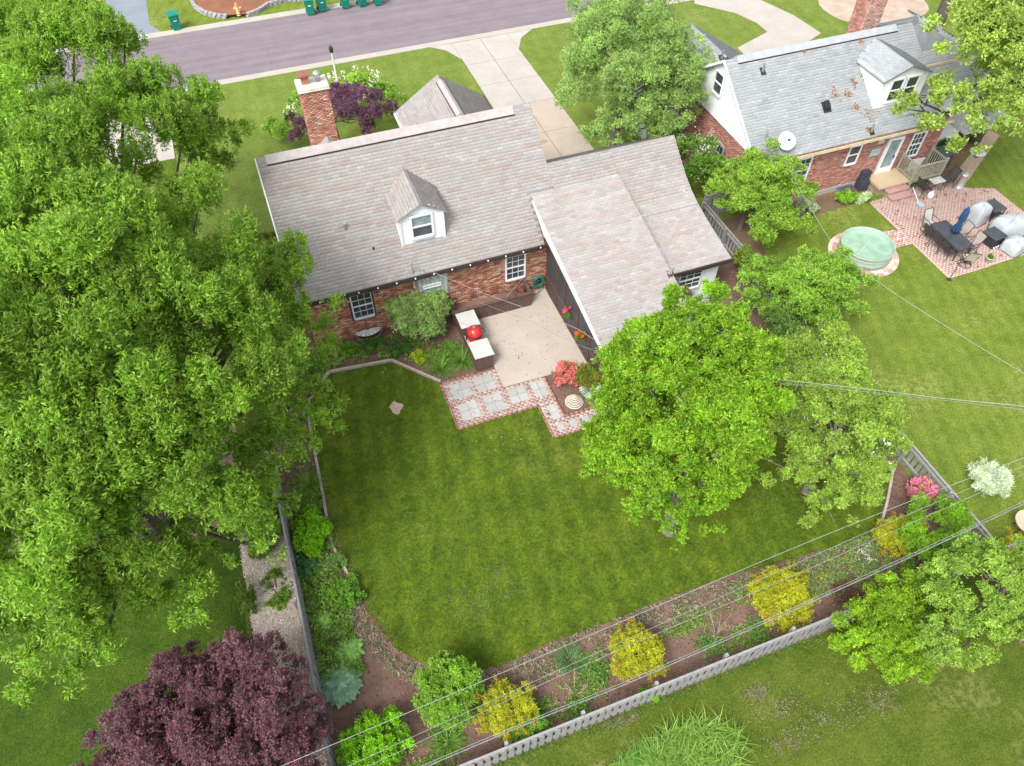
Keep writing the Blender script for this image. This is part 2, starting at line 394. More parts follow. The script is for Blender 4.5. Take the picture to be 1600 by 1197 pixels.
sheet('left_patio', [(-16, 15.5), (-4.2, 15.5), (-4.2, 20), (-16, 20)], concrete('tan_ground', (.24, .17, .12), .25, .5, (.10, .10, .03)), .014)
sheet('left_patio_lawn', [(-16, 20), (-4.2, 20), (-4.2, 22), (-16, 22)], LAWN, .008)
sheet('left_yard_soil', [(-16, 22), (-5.4, 22), (-5.4, 30), (-16, 30)], LAWN, .006)
# the back garden: mulch sheet with the lawn laid on it
sheet('planting_bed', [(-3.0, 4.95), (19.05, 4.95), (19.05, 24), (-3.0, 24)], MULCH, .006)
LAWN_POLY = [(3.93, 19.05), (2.36, 20.9), (-.2, 21.15), (-1.18, 20.05), (-1.38, 18.8), (-1.5, 15.69), (-1.6, 13.53), (-1.25, 12.0), (-1.05, 10.6), (-.55, 9.2), (.35, 8.25), (1.2, 7.75), (2.5, 7.55),
             (4.1, 7.72), (5.85, 7.65), (8.2, 7.75), (10.4, 7.72), (14.5, 7.4), (16.3, 7.3), (17.5, 8.3), (18.5, 9.3), (18.6, 16), (16.9, 19), (13.9, 19), (13.9, 16.7), (10.0, 16.7), (10.0, 15.03), (7.27, 15.03), (7.27, 16.68), (3.93, 16.68)]
sheet('lawn', LAWN_POLY, LAWN, .03, thick=.03)
# bare patch of soil in the lawn
pc = G(619, 638)
sheet('bare_patch', [(pc[0]+.26*math.cos(a)*(1+.25*math.sin(3*a+1)), pc[1]+.3*math.sin(a)*(1+.2*math.cos(4*a))) for a in np.linspace(0, 6.283, 18, endpoint=False)], concrete('bare_soil', (.52, .40, .32), .12, .3), .036)
# concrete patio slab
b = MB(); b.prism([(6.29, 18.02, -.05), (10.06, 17.96, -.05), (10.06, 22.82, -.05), (6.29, 22.82, -.05)], (0, 0, .10)); b.build('patio', SLAB)['kind'] = 'structure'
for (px_, py_, rr_) in ((850, 222, .16),):
    g_ = G(px_, py_); sheet('oil_stain', [(g_[0]+rr_*1.4*math.cos(a), g_[1]+rr_*math.sin(a)*(1+.2*math.cos(3*a))) for a in np.linspace(0, 6.283, 16, endpoint=False)], M('rust_stain', (.36, .22, .14), .9, .15), .026)
sheet('gravel_strip', [(-4.75, 5), (-3.15, 5), (-3.1, 15.2), (-4.7, 15)], GRAVEL, .02)
rng = np.random.default_rng(5)
def pebbles(name, n, poly_fn, cols, s=(.02, .05), z=.03, seed=5, mat=None):
    rg = np.random.default_rng(seed); P = poly_fn(rg, n)
    S = rg.uniform(*s, (len(P), 3))*np.array([1.3, 1, .6])
    a = rg.uniform(0, 3.14, len(P))
    return np_boxes_rot(name, np.column_stack([P, np.full(len(P), z)+S[:, 2]*.3]), S, a, pal(len(P), cols, .15, rg), mat or PAVEM)
def np_boxes_rot(name, C, S, ang, cols, mat, parent=None, kind='stuff'):
    S = S/2; n = len(C)
    sg = np.array([(x, y, z) for z in (-1, 1) for y in (-1, 1) for x in (-1, 1)], float)
    L = sg[None]*S[:, None, :]; ca, sa = np.cos(ang)[:, None], np.sin(ang)[:, None]
    V = np.stack([L[..., 0]*ca-L[..., 1]*sa, L[..., 0]*sa+L[..., 1]*ca, L[..., 2]], -1)+C[:, None, :]
    f = np.array([(4, 5, 7, 6), (0, 1, 5, 4), (2, 6, 7, 3), (0, 4, 6, 2), (1, 3, 7, 5)])
    F = (f[None]+8*np.arange(n)[:, None, None]).reshape(-1, 4)
    o = np_mesh(name, V.reshape(-1, 3), F, np.repeat(cols, 8, 0), mat, parent)
    if kind: o['kind'] = kind
    return o
def inpoly(P, poly):
    x, y = P[:, 0], P[:, 1]; r = np.zeros(len(P), bool); j = len(poly)-1
    for i in range(len(poly)):
        xi, yi = poly[i]; xj, yj = poly[j]
        c = ((yi > y) != (yj > y)) & (x < (xj-xi)*(y-yi)/((yj-yi) or 1e-9)+xi); r ^= c; j = i
    return r
def rect_fn(x0, x1, y0, y1, excl=None, incl=None):
    def f(rg, n):
        P = np.column_stack([rg.uniform(x0, x1, n), rg.uniform(y0, y1, n)])
        if excl: P = P[~inpoly(P, excl)]
        if incl: P = P[inpoly(P, incl)]
        return P
    return f
pebbles('gravel', 9000, rect_fn(-4.75, -3.15, 5, 15), [(.72, .61, .51), (.60, .49, .40), (.42, .32, .25), (.80, .71, .61)], (.015, .042), .015)
pebbles('mulch_chips', 24000, rect_fn(-2.95, 19, 5.0, 22.7, excl=LAWN_POLY, ), [(.17, .10, .08), (.22, .14, .11), (.13, .078, .06), (.26, .175, .14)], (.015, .055), .008, 6)

# grass blades on the lawns (real geometry, one mass per lawn)
def blades(name, n, fn, cols, h=(.035, .075), w=.016, z=.03, seed=1, lean=.5):
    rg = np.random.default_rng(seed); P = fn(rg, n); n = len(P)
    P = np.column_stack([P, np.full(n, z)])
    a = rg.uniform(0, 6.283, n); hh = rg.uniform(*h, n)
    t = np.column_stack([np.cos(a), np.sin(a), np.zeros(n)]); d = np.column_stack([rg.normal(0, lean, (n, 2)), np.ones(n)])
    V = np.stack([P-t*w/2, P+t*w/2, P+d*hh[:, None]], 1).reshape(-1, 3)
    o = np_mesh(name, V, np.arange(3*n).reshape(-1, 3), np.repeat(np.clip(pal(n, cols, .2, rg), .002, 1), 3, 0), LEAF)
    o['kind'] = 'stuff'; return o
GC = [(.06, .09, .008), (.11, .15, .012), (.18, .21, .018), (.24, .27, .05), (.12, .18, .03)]
blades('grass', 60000, rect_fn(-1.7, 18.7, 7.2, 21.2, incl=LAWN_POLY), GC)

# ------------------------------------------------------------------ brick walk with pale pavers
walk = link('brick_walk', None); walk['kind'] = 'structure'
WALK = [(3.98, 16.70), (3.98, 19.08), (6.27, 19.08), (6.27, 18.0), (8.0, 18.0), (8.0, 15.78), (10.0, 15.78), (10.0, 15.05), (7.30, 15.05), (7.30, 16.70)]
b = MB(); b.prism([(x, y, -.05) for x, y in WALK], (0, 0, .07)); b.build('joint_sand', MORTAR, walk)
PAV = [(4.23, 18.09, 5.02, 18.87), (5.25, 18.09, 6.03, 18.9), (4.25, 17.0, 5.0, 17.8), (5.30, 17.02, 6.05, 17.86), (6.33, 17.1, 7.08, 17.85), (7.34, 17.04, 7.92, 17.85)]
SM = [(7.56, 15.80, 7.90, 16.52), (7.57, 15.24, 7.85, 15.52), (8.10, 15.24, 8.40, 15.58), (8.63, 15.24, 8.93, 15.56), (9.2, 15.24, 9.5, 15.56)]
pvm = [MA('paver_stone', .9, .2, 0, .3)]
def paver(x0, x1, y0, y1):
    g = rnd.uniform(.36, .44); c = (g, g*.985, g*.94); z = rnd.uniform(-.003, .004)
    b = MB(); e = .012
    vs = [(x0, y0, 0), (x1, y0, 0), (x1, y1, 0), (x0, y1, 0), (x0, y0, .04+z), (x1, y0, .04+z), (x1, y1, .04+z), (x0, y1, .04+z),
          (x0+e, y0+e, .046+z), (x1-e, y0+e, .046+z), (x1-e, y1-e, .046+z), (x0+e, y1-e, .046+z)]
    b.add(vs, [(0, 1, 5, 4), (1, 2, 6, 5), (2, 3, 7, 6), (3, 0, 4, 7), (4, 5, 9, 8), (5, 6, 10, 9), (6, 7, 11, 10), (7, 4, 8, 11), (8, 9, 10, 11)], 0, c)
    b.build('paver', pvm[0], walk, colattr=True)
for x0, y0, x1, y1 in PAV:
    xm, ym = (x0+x1)/2, (y0+y1)/2
    for a, c in ((x0, xm-.008), (xm+.008, x1)):
        for d, e in ((y0, ym-.008), (ym+.008, y1)): paver(a, c, d, e)
paver(7.56, 7.90, 15.80, 16.14); paver(7.56, 7.90, 16.17, 16.52)
for x0, y0, x1, y1 in SM[1:]: paver(x0, x1, y0, y1)
cs, ss, cc = [], [], []
bx, by = .205, .105
for j, y in enumerate(np.arange(15.05+by/2, 19.1, by)):
    for i, x in enumerate(np.arange(3.98+bx/2-(.1 if j % 2 else 0), 10.1, bx)):
        if not inpoly(np.array([[x, y]]), WALK)[0]: continue
        if any(x > q[0]-.06 and x < q[2]+.06 and y > q[1]-.03 and y < q[3]+.03 for q in PAV+SM): continue
        cs.append((x, y, .01+rnd.uniform(-.003, .005))); ss.append((bx-.014, by-.014, .06))
        t = rnd.random(); k = rnd.uniform(.8, 1.15)
        c = [(.44, .30, .265), (.47, .34, .31), (.40, .25, .22), (.48, .40, .37)][0 if t < .4 else 1 if t < .75 else 2 if t < .88 else 3]
        cc.append(tuple(v*k for v in c))
boxes_mesh('brick', cs, ss, cc, PAVEM, walk)['kind'] = 'stuff'
# soldier course edging bricks along the walk and the little bed
cs, ss, cc = [], [], []
def edge_bricks(x0, y0, x1, y1, z=.05):
    n = int(max(abs(x1-x0), abs(y1-y0))/.21)
    for i in range(n):
        t = (i+.5)/n; h = (.195, .06, .09) if abs(x1-x0) > abs(y1-y0) else (.06, .195, .09)
        cs.append((x0+(x1-x0)*t, y0+(y1-y0)*t, z-.02+rnd.uniform(-.006, .006))); ss.append(h); k = rnd.uniform(.8, 1.2); cc.append((.34*k, .17*k, .13*k))
edge_bricks(3.93, 16.66, 3.93, 19.08); edge_bricks(3.95, 16.66, 7.28, 16.66); edge_bricks(7.26, 15.02, 7.26, 16.66); edge_bricks(7.3, 15.01, 9.95, 15.01)
edge_bricks(8.03, 15.82, 8.03, 17.95, .07); edge_bricks(8.05, 15.82, 9.95, 15.82, .07); edge_bricks(3.98, 19.12, 5.45, 19.12)
boxes_mesh('edging_brick', cs, ss, cc, PAVEM, walk)['kind'] = 'stuff'

# timber bed edging
def edging(name, label, pts, w=.09, h=.13, group=None):
    t = thing(name, label, 'edging', group)
    for i in range(len(pts)-1):
        a = Vector((*pts[i], 0)); c = Vector((*pts[i+1], 0)); d = (c-a); L = d.length; d.normalize()
        n = max(1, round(L/2.2))
        for k in range(n):
            s = a+d*(L*k/n+.01); e = a+d*(L*(k+1)/n-.01); nn = Vector((-d.y, d.x, 0))*w/2
            zz = rnd.uniform(-.01, .01)
            b = MB(); b.prism([s-nn+Vector((0, 0, -.05)), e-nn+Vector((0, 0, -.05)), e+nn+Vector((0, 0, -.05)), s+nn+Vector((0, 0, -.05))], (0, 0, h+.05+zz))
            b.build('board', EDGEW, t)
edging('timber_edging', 'weathered timber edging round the mulch bed behind the patio lawn corner', [(3.97, 19.16), (2.36, 20.99), (-.2, 21.26), (-1.26, 20.12), (-1.47, 18.86), (-1.6, 15.69), (-1.72, 13.53), (-1.42, 12.2)])
edging('timber_edging', 'short timber edging board beside the pink azalea bed at the right corner', [(16.35, 7.2), (17.55, 8.26), (18.72, 9.4)])

# ------------------------------------------------------------------ wall, roof and window builders
def brick_wall(name, o, u, v, n, w, h, holes, cols, parent, bl=.205, bh=.069, seed=1, shape=None):
    """bricks standing 12 mm proud of the mortar backing; o origin, u/v in-plane axes, n outward normal"""
    rg = np.random.default_rng(seed); cs, ss, cc = [], [], []
    rows = int(h/bh)
    for j in range(rows):
        y = (j+.5)*bh; x = -(bl/2 if j % 2 else 0)
        while x < w:
            a, e = max(x, 0), min(x+bl, w); x += bl
            if e-a < .03: continue
            c = (a+e)/2
            if any(q[0]-.01 < c < q[1]+.01 and q[2]-.01 < y < q[3]+.01 for q in holes): continue
            if shape and not shape(c, y): continue
            cs.append((c, y, .002+rg.uniform(0, .006))); ss.append((e-a-.011, bh-.011, .026))
            cc.append(0)
    n_ = len(cs); col = pal(n_, cols, .16, rg)
    rot = np.column_stack([u, v, n])
    ob = boxes_mesh(name, cs, ss, np.clip(col, .01, 1), BRICKM, parent, rot, o); ob['kind'] = 'stuff'; return ob
HB = [(.36, .12, .08), (.30, .095, .06), (.42, .19, .12), (.50, .36, .24), (.22, .085, .065), (.40, .16, .10), (.48, .27, .17), (.33, .11, .075), (.55, .42, .30)]
NB = [(.47, .22, .17), (.43, .19, .15), (.50, .26, .21), (.40, .17, .13), (.53, .31, .26), (.33, .17, .15)]
CHB = [(.48, .20, .14), (.44, .18, .12), (.55, .29, .21), (.36, .15, .11), (.60, .42, .34), (.50, .24, .17)]
SH_H = [(.36, .34, .33), (.35, .325, .315), (.355, .31, .29), (.37, .35, .34), (.35, .30, .28), (.36, .33, .315), (.345, .32, .31), (.355, .33, .32)]
SH_N = [(.33, .35, .37), (.345, .365, .38), (.32, .335, .355), (.355, .37, .385), (.34, .355, .36)]
def shingles(o, u, v, poly, cols, parent, seed, tab=.30, exp=.142, name='shingle', pickable=None):
    """three-tab asphalt shingles as thin overlapping tabs. u along the eave, v up the slope (unit vectors), poly in (u,v)"""
    rg = np.random.default_rng(seed); o = np.array(o, float); u = np.array(u, float); v = np.array(v, float); n = np.cross(u, v); n /= np.linalg.norm(n)
    if n[2] < 0: n = -n
    P = np.array(poly, float); x0, y0 = P.min(0); x1, y1 = P.max(0)
    cen = []; col = []; cols = np.array(cols)
    for j in range(int((y1-y0)/exp)+1):
        y = y0+j*exp; x = x0-(tab/2 if j % 2 else 0)-rg.uniform(0, .02)
        run = 0; ci = 0
        while x < x1+tab:
            if run <= 0: run = rg.integers(1, 5); ci = rg.integers(0, len(cols))
            run -= 1
            cen.append((x, y)); col.append(cols[ci]*(1+rg.normal(0, .05))); x += tab
    cen = np.array(cen); col = np.array(col)
    k = inpoly(np.column_stack([np.clip(cen[:, 0]+tab/2, x0+.01, x1-.01), cen[:, 1]+exp*.5]), [tuple(p) for p in poly])
    cen, col = cen[k], col[k]
    def geom(c):
        xa = np.clip(c[:, 0]+.006, x0, x1); xb = np.clip(c[:, 0]+tab-.006, x0, x1); ya = c[:, 1]; yb = np.minimum(c[:, 1]+exp+.02, y1+.02)
        lo, hi = .008, .002
        A = lambda x, y, z: o+np.outer(x, u)+np.outer(y, v)+n*z
        return np.stack([A(xa, ya, 0), A(xb, ya, 0), A(xa, ya, lo), A(xb, ya, lo), A(xa, yb, hi), A(xb, yb, hi)], 1)
    f = np.array([(0, 1, 3, 2), (2, 3, 5, 4)])
    V = geom(cen)
    sel = np.zeros(len(cen), bool); full = (cen[:, 0] >= x0) & (cen[:, 0]+tab <= x1)
    if pickable:
        d = np.linalg.norm(V.mean(1)-CAM, axis=1)+100*(~full); sel[np.argsort(d)[:pickable]] = True
        meshes = []
        base = np.array([[0, 0, 0], [tab-.012, 0, 0], [0, 0, .008], [tab-.012, 0, .008], [0, exp+.02, .002], [tab-.012, exp+.02, .002]])
        for c in cols:
            for kk in (.95, 1.03):
                ob = np_mesh('shingle', base, f, np.repeat([c*kk], 6, 0), SHING, parent); meshes.append(ob)
        mats = Matrix(((u[0], v[0], n[0]), (u[1], v[1], n[1]), (u[2], v[2], n[2])))
        for q, i in enumerate(np.where(sel)[0]):
            mi = int(np.argmin(np.abs(np.array([m_.data.color_attributes['col'].data[0].color[0] for m_ in meshes[:len(cols)*2]])-col[i][0])))
            if q < len(meshes): ob = meshes[q]
            else: ob = meshes[mi].copy(); COL.objects.link(ob)
            ob.matrix_local = Matrix.Translation(Vector(V[i, 0])) @ mats.to_4x4()
    V = V[~sel]; c2 = col[~sel]
    F = (f[None]+6*np.arange(len(V))[:, None, None]).reshape(-1, 4)
    ob = np_mesh(name, V.reshape(-1, 3), F, np.repeat(np.clip(c2, .01, 1), 6, 0), SHING, parent); ob['kind'] = 'stuff'
    return ob
ROOFB = M('roof_underlay', (.22, .20, .195), .95, .1)
ROOFG = M('roof_underlay_grey', (.20, .21, .22), .95, .1)
def roof_plane(name, parent, pts, cols, seed, mat=ROOFB, thick=.10, sh=True, **kw):
    """pts: 3D polygon, first edge = eave. Board below, shingles above."""
    p = [np.array(q, float) for q in pts]
    u = p[1]-p[0]; u /= np.linalg.norm(u); nn = np.cross(u, p[2]-p[0]); nn /= np.linalg.norm(nn)
    if nn[2] < 0: nn = -nn
    v = np.cross(nn, u)
    if v[2] < 0: v = -v
    b = MB(); b.prism([tuple(q-nn*thick) for q in p], tuple(nn*(thick-.003)))
    r = b.build(name, mat, parent)
    if sh: shingles(p[0], u, v, [((q-p[0])@u, (q-p[0])@v) for q in p], cols, r, seed, **kw)
    return r
def window(parent, o, u, w, h, n, rows=2, cols=3, sash=True, glass=GLASS, frame=WHITE, trim=.07, sillmat=None, name='window', split=True, muntin=True, trimmat=None):
    """double-hung window: frame, meeting rail, panes and muntins, standing in the wall plane"""
    o = Vector(o); u = Vector(u); n = Vector(n); z = Vector((0, 0, 1))
    def bar(x0, x1, y0, y1, d0, d1, mb):
        mb.prism([o+u*x0+z*y0+n*d0, o+u*x1+z*y0+n*d0, o+u*x1+z*y1+n*d0, o+u*x0+z*y1+n*d0], n*(d1-d0))
    b = MB(); t = trim
    bar(-t, 0, -t, h+t, .0, .05, b); bar(w, w+t, -t, h+t, .0, .05, b); bar(0, w, h, h+t, .0, .05, b); bar(0, w, -t*1.2, 0, .0, .075, b)
    bar(0, w, h*.5-.025, h*.5+.025, -.02, .035, b)
    fr = b.build(name, frame, parent)
    if muntin:
        m = MB()
        for half in (0, 1):
            y0 = half*h/2+.025; y1 = (half+1)*h/2-.02
            for i in range(1, cols): bar(w*i/cols-.008, w*i/cols+.008, y0, y1, -.005, .015, m)
            for j in range(1, rows): bar(0, w, y0+(y1-y0)*j/rows-.008, y0+(y1-y0)*j/rows+.008, -.003, .017, m)
        m.build('muntin', frame, fr)
    for half, g in ((0, GLASS), (1, glass)):
        p = MB(); bar(0, w, half*h/2, (half+1)*h/2, -.03, -.008, p); p.build('pane', g, fr)
    if sillmat: 
        s = MB(); bar(-t, w+t, -t*1.2-.10, -t*1.2-.002, .0, .06, s); s.build('sill', sillmat, fr)
    return fr
X, Y, Z = np.eye(3)

# ------------------------------------------------------------------ the brick house
H = thing('brick_house', 'red brick house with pinkish grey shingle roof, single white dormer and screened porch', 'house')
RZ = lambda y: 2.91+.78*(y-22.52)      # rear slope
EY, RY = 22.52, 27.2; RH = RZ(RY)
b = MB(); b.box(-.4, 10.5, 22.84, 31.6, -.1, 3.0)
b.prism([(-.4, 22.84, 3.0), (-.4, 31.56, 3.0), (-.4, 27.2, 6.38)], (10.9, 0, 0)); b.build('wall', MORTAR, H)
holes = [(1.75, 2.72, 1.0, 2.55), (8.49, 9.46, .98, 2.55), (4.62, 5.92, 1.25, 2.48)]   # in wall u = x+.4
brick_wall('brick', (-.4, 22.84, 0), X, Z, -Y, 10.46, 2.98, holes, HB, H, seed=3)
brick_wall('brick', (-.4, 31.6, 0), -Y, Z, -X, 8.76, 2.98, [], HB, H, seed=4)
brick_wall('brick', (10.5, 22.84, 0), Y, Z, X, 8.76, 2.98, [], HB, H, seed=5)
rf = roof_plane('roof', H, [(-.7, EY, RZ(EY)), (9.78, EY, RZ(EY)), (9.78, 24.26, RZ(24.26)), (10.85, 24.26, RZ(24.26)), (10.85, RY, RH), (-.7, RY, RH)], SH_H, 21, pickable=150)
roof_plane('roof', H, [(10.85, 31.88, 2.91), (-.7, 31.88, 2.91), (-.7, RY, RH), (10.85, RY, RH)], SH_H, 22)
b = MB(); b.prism([(-.7, 27.2, 6.42), (-.7, 22.5, 2.76), (-.7, 22.5, 2.94), (-.7, 27.2, 6.60)], (.05, 0, 0))
b.build('rake_board', WHITE, H)
b = MB(); b.box(-.7, 9.78, 22.44, 22.50, 2.74, 2.92); b.build('eave_board', DARKT, H)
# ridge vent and its capping
b = MB(); b.prism([(-.3, 26.93, RZ(26.93)+.05), (-.3, 27.2, RH+.09), (-.3, 27.47, RZ(26.93)+.05), (-.3, 27.47, RZ(26.93)-.0), (-.3, 27.2, RH), (-.3, 26.93, RZ(26.93))], (10.35, 0, 0))
b.build('ridge_vent', M('ridge_cap', (.40, .36, .355), .95, .1), H)
b = MB(); b.box(-.3, 10.05, 26.90, 26.925, RZ(26.9), RZ(26.93)+.045); b.build('vent_shadow_strip', DARKT, H)  # dark strip drawn as the shadow line under the raised vent
# chimney
ch = link('chimney', None, H); CX0, CX1, CY0, CY1, CZ = 1.60, 2.70, 27.52, 28.35, 8.72
b = MB(); b.box(CX0+.02, CX1-.02, CY0+.02, CY1-.02, 4.5, CZ); b.build('chimney_core', MORTAR, ch)
brick_wall('brick', (CX0, CY0+.02, 5.2), X, Z, -Y, CX1-CX0, CZ-5.22, [], CHB, ch, seed=8)
brick_wall('brick', (CX1-.02, CY0, 5.2), Y, Z, X, CY1-CY0, CZ-5.22, [], CHB, ch, seed=9)
brick_wall('brick', (CX0+.02, CY1, 5.2), -Y, Z, -X, CY1-CY0, CZ-5.22, [], CHB, ch, seed=10)
b = MB(); b.box(CX0-.05, CX1+.05, CY0-.05, CY1+.05, CZ-.02, CZ+.0); b.prism([(CX0-.03, CY0-.03, CZ), (CX1+.03, CY0-.03, CZ), (CX1+.03, CY1+.03, CZ), (CX0-.03, CY1+.03, CZ)], (0, 0, .09))
b.build('crown_slab', M('pale_cement', (.60, .55, .49), .9, .12), ch)
b = MB(); b.box(CX0+.18, CX0+.45, CY0+.35, CY0+.62, CZ+.09, CZ+.36, 0); b.box(CX0+.10, CX0+.53, CY0+.27, CY0+.70, CZ+.40, CZ+.46, 1); b.box(CX0+.15, CX0+.48, CY0+.32, CY0+.65, CZ+.36, CZ+.40, 1)
b.build('square_flue', [M('clay_flue', (.38, .17, .11), .9), M('rusty_cap', (.26, .10, .075), .7)], ch)
b = MB(); b.lathe([(.09, 0), (.09, .2), (.15, .22), (.15, .36), (.05, .42)], (CX0+.80, CY0+.45, CZ+.09), 14); b.build('round_flue', METAL, ch, True)
b = MB(); b.prism([(CX0-.1, CY0+.02, 6.1), (CX1+.1, CY0+.02, 6.1), ((CX0+CX1)/2+.1, CY0+.02, 6.75)], (0, -.36, -.02)); b.build('cricket', M('flashing', (.42, .41, .42), .5, .1, metal=.3), ch)
# rear dormer
D0, D1, DY, DB, DE, DR = 3.95, 5.76, 23.58, 3.70, 5.10, 5.62
dm = link('dormer', None, H)
b = MB(); ys = 22.52+(DE-2.91)/.78
b.prism([(D0, DY, DB-.05), (D0, DY, DE), (D0, ys+.05, DE), (D0, ys+.05, DE-.1), (D0, DY+.05, DB-.1)], (D1-D0, 0, 0))
b.prism([(D0, DY+.01, DE), (D1, DY+.01, DE), ((D0+D1)/2, DY+.01, DR-.06)], (0, 2.0, 0)); b.build('wall', SIDING, dm)
b = MB()
for j in range(13):
    z = DB+.02+j*.108
    if z > DE+.02: break
    for xa, xb in ((D0, D0+.44), (D1-.42, D1)): b.prism([(xa, DY, z), (xa, DY-.022, z), (xa, DY, z+.1)], (xb-xa, 0, 0))
    ye = 22.52+(z-2.91)/.78
    if ye > DY+.08: b.prism([(D0, DY, z), (D0-.018, DY, z), (D0, DY, z+.1)], (0, ye-DY, 0)); b.prism([(D1, DY, z), (D1+.018, DY, z), (D1, DY, z+.1)], (0, ye-DY, 0))
for j in range(3):
    z = DE+.04+j*.108; hw = (DR-z)/(DR-DE)*.9*(D1-D0)/2
    b.prism([((D0+D1)/2-hw, DY, z), ((D0+D1)/2-hw, DY-.02, z), ((D0+D1)/2-hw, DY, z+.09)], (2*hw, 0, 0))
b.build('siding', SIDING, dm)
b = MB(); b.box(D0-.03, D0+.07, DY-.05, DY, DB-.06, DE); b.box(D1-.07, D1+.03, DY-.05, DY, DB-.06, DE); b.build('corner_board', WHITE, dm)
xm = (D0+D1)/2; ov = .14; yb_ = 22.52+(DR-2.91)/.78; yl = 22.52+(DE-.08-2.91)/.78
roof_plane('dormer_roof', H, [(D0-ov, yl, DE-.07), (D0-ov, DY-.12, DE-.07), (xm, DY-.12, DR), (xm, yb_, DR)], SH_H, 31, thick=.05)
roof_plane('dormer_roof', H, [(D1+ov, DY-.12, DE-.07), (D1+ov, yl, DE-.07), (xm, yb_, DR), (xm, DY-.12, DR)], SH_H, 32, thick=.05)
b = MB(); b.prism([(D0-ov, DY-.13, DE-.13), (xm, DY-.13, DR-.07), (xm, DY-.13, DR-.02), (D0-ov, DY-.13, DE-.08)], (0, .02, 0)); b.prism([(D1+ov, DY-.13, DE-.13), (xm, DY-.13, DR-.07), (xm, DY-.13, DR-.02), (D1+ov, DY-.13, DE-.08)], (0, .02, 0)); b.build('fascia', M('grey_fascia', (.3, .3, .3), .6), dm)
window(H, (4.46, DY-.03, 4.02), X, .78, .98, -Y, glass=GLASSL, muntin=False, trim=.085)
# rear windows with brick sills
window(H, (1.43, 22.82, 1.14), X, .80, 1.28, -Y, sillmat=M('brick_sill', (.28, .09, .065), .9, .2), frame=M('grey_white_frame', (.62, .66, .72), .5, .02), trim=.06)
window(H, (8.17, 22.82, 1.13), X, .80, 1.28, -Y, sillmat=MATS['brick_sill'])
for xs in (1.33, 2.29): 
    b = MB(); b.box(xs-.035, xs+.035, 22.76, 22.83, 1.02, 2.5); b.build('storm_frame', DARKT, H)
# glass block window: every block a piece
gb = link('glass_block_window', None, H)
GBM = M('glass_block', (.36, .42, .42), .12, .25, 9, spec=.8)
b = MB(); b.box(4.22, 5.52, 22.79, 22.835, 1.25, 2.48); b.build('mortar_bed', M('grey_mortar', (.34, .34, .33), .9), gb)
blk = None
for i in range(7):
    for j in range(6):
        if blk is None:
            q = MB(); q.add([(0, 0, 0), (.165, 0, 0), (.165, 0, .18), (0, 0, .18), (.02, -.03, .02), (.145, -.03, .02), (.145, -.03, .16), (.02, -.03, .16)], [(0, 1, 5, 4), (1, 2, 6, 5), (2, 3, 7, 6), (3, 0, 4, 7), (4, 5, 6, 7)]); blk = q.build('glass_block', GBM, gb); o = blk
        else: o = blk.copy(); COL.objects.link(o)
        o.location = (4.235+i*.183, 22.789, 1.265+j*.201)
b = MB(); b.box(4.42, 5.2, 22.70, 22.75, 1.88, 1.93); b.box(4.42, 5.2, 22.70, 22.75, 2.02, 2.07); b.box(4.42, 4.46, 22.70, 22.75, 1.93, 2.02); b.box(5.16, 5.2, 22.70, 22.75, 1.93, 2.02); b.build('hopper_frame', WHITE, gb)
# window well with clear half-round cover
ww = thing('window_well', 'clear plastic half round window well cover under the left brick window', 'window well')
b = MB(); b.lathe([(.55, 0), (.56, .3), (.53, .3), (.52, 0)], (1.83, 22.6, 0), 24, sy=.62); b.build('rim', METAL, ww)
b = MB()
for k in range(8):
    a0 = math.pi+k*math.pi/8+.02; a1 = a0+math.pi/8-.06
    p = lambda a, r: (1.83+r*math.cos(a), 22.75+r*.62*math.sin(a), .34 if r > .3 else .42)
    b.add([p(a0, .56), p(a1, .56), p(a1, .1), p(a0, .1)], [(0, 1, 2, 3)])
b.build('cover_panel', M('clear_plastic', (.55, .62, .62), .2, .1, spec=.7), ww)
# porch: shallow roof carried over the patio side
PZ = lambda y: 2.61+.2123*(y-16.45)
roof_plane('porch_roof', H, [(9.75, 16.45, PZ(16.45)), (13.85, 16.45, PZ(16.45)), (13.85, 24.26, PZ(24.26)+.012), (9.75, 24.26, PZ(24.26)+.012)], SH_H, 23, pickable=149)
roof_plane('garage_roof', H, [(10.85, 24.26, RZ(24.26)), (13.85, 24.26, RZ(24.26)), (13.85, 25.12, RZ(25.12)), (10.85, 25.12, RZ(25.12))], SH_H, 24)
prof = [(19.21, 2.70), (21.0, 2.98), (22.3, 3.27), (23.0, 3.52), (23.7, 3.90), (24.26, 4.30), (25.12, 4.94)]
for i in range(len(prof)-1):
    (ya, za), (yb, zb) = prof[i], prof[i+1]
    roof_plane('garage_roof', H, [(13.85, ya, za), (16.9, ya, za), (16.9, yb, zb), (13.85, yb, zb)], SH_H, 40+i)
roof_plane('garage_roof', H, [(16.9, 28.6, 2.5), (10.85, 28.6, 2.5), (10.85, 25.12, 4.94), (16.9, 25.12, 4.94)], SH_H, 48)
b = MB(); b.prism([(13.83, y, z-.08) for y, z in prof[:6]]+[(13.83, y, PZ(y)-.02) for y in (24.26, 22, 19.21)], (.04, 0, 0)); b.build('step_flashing', M('shingle_flashing', (.33, .30, .29), .9), H)
b = MB(); b.prism([(9.70, 16.42, 2.42), (9.70, 16.42, 2.60), (9.70, 23.9, PZ(23.9)-.01), (9.70, 22.5, PZ(22.5)-.42), (9.70, 20.0, PZ(20)-.3)], (.05, 0, 0)); b.build('porch_fascia', WHITE, H)
b = MB(); b.box(9.7, 13.85, 16.38, 16.44, 2.45, 2.60); b.build('eave_board', DARKT, H)
b = MB(); b.box(13.85, 16.95, 19.14, 19.2, 2.52, 2.70); b.build('eave_board', DARKT, H)
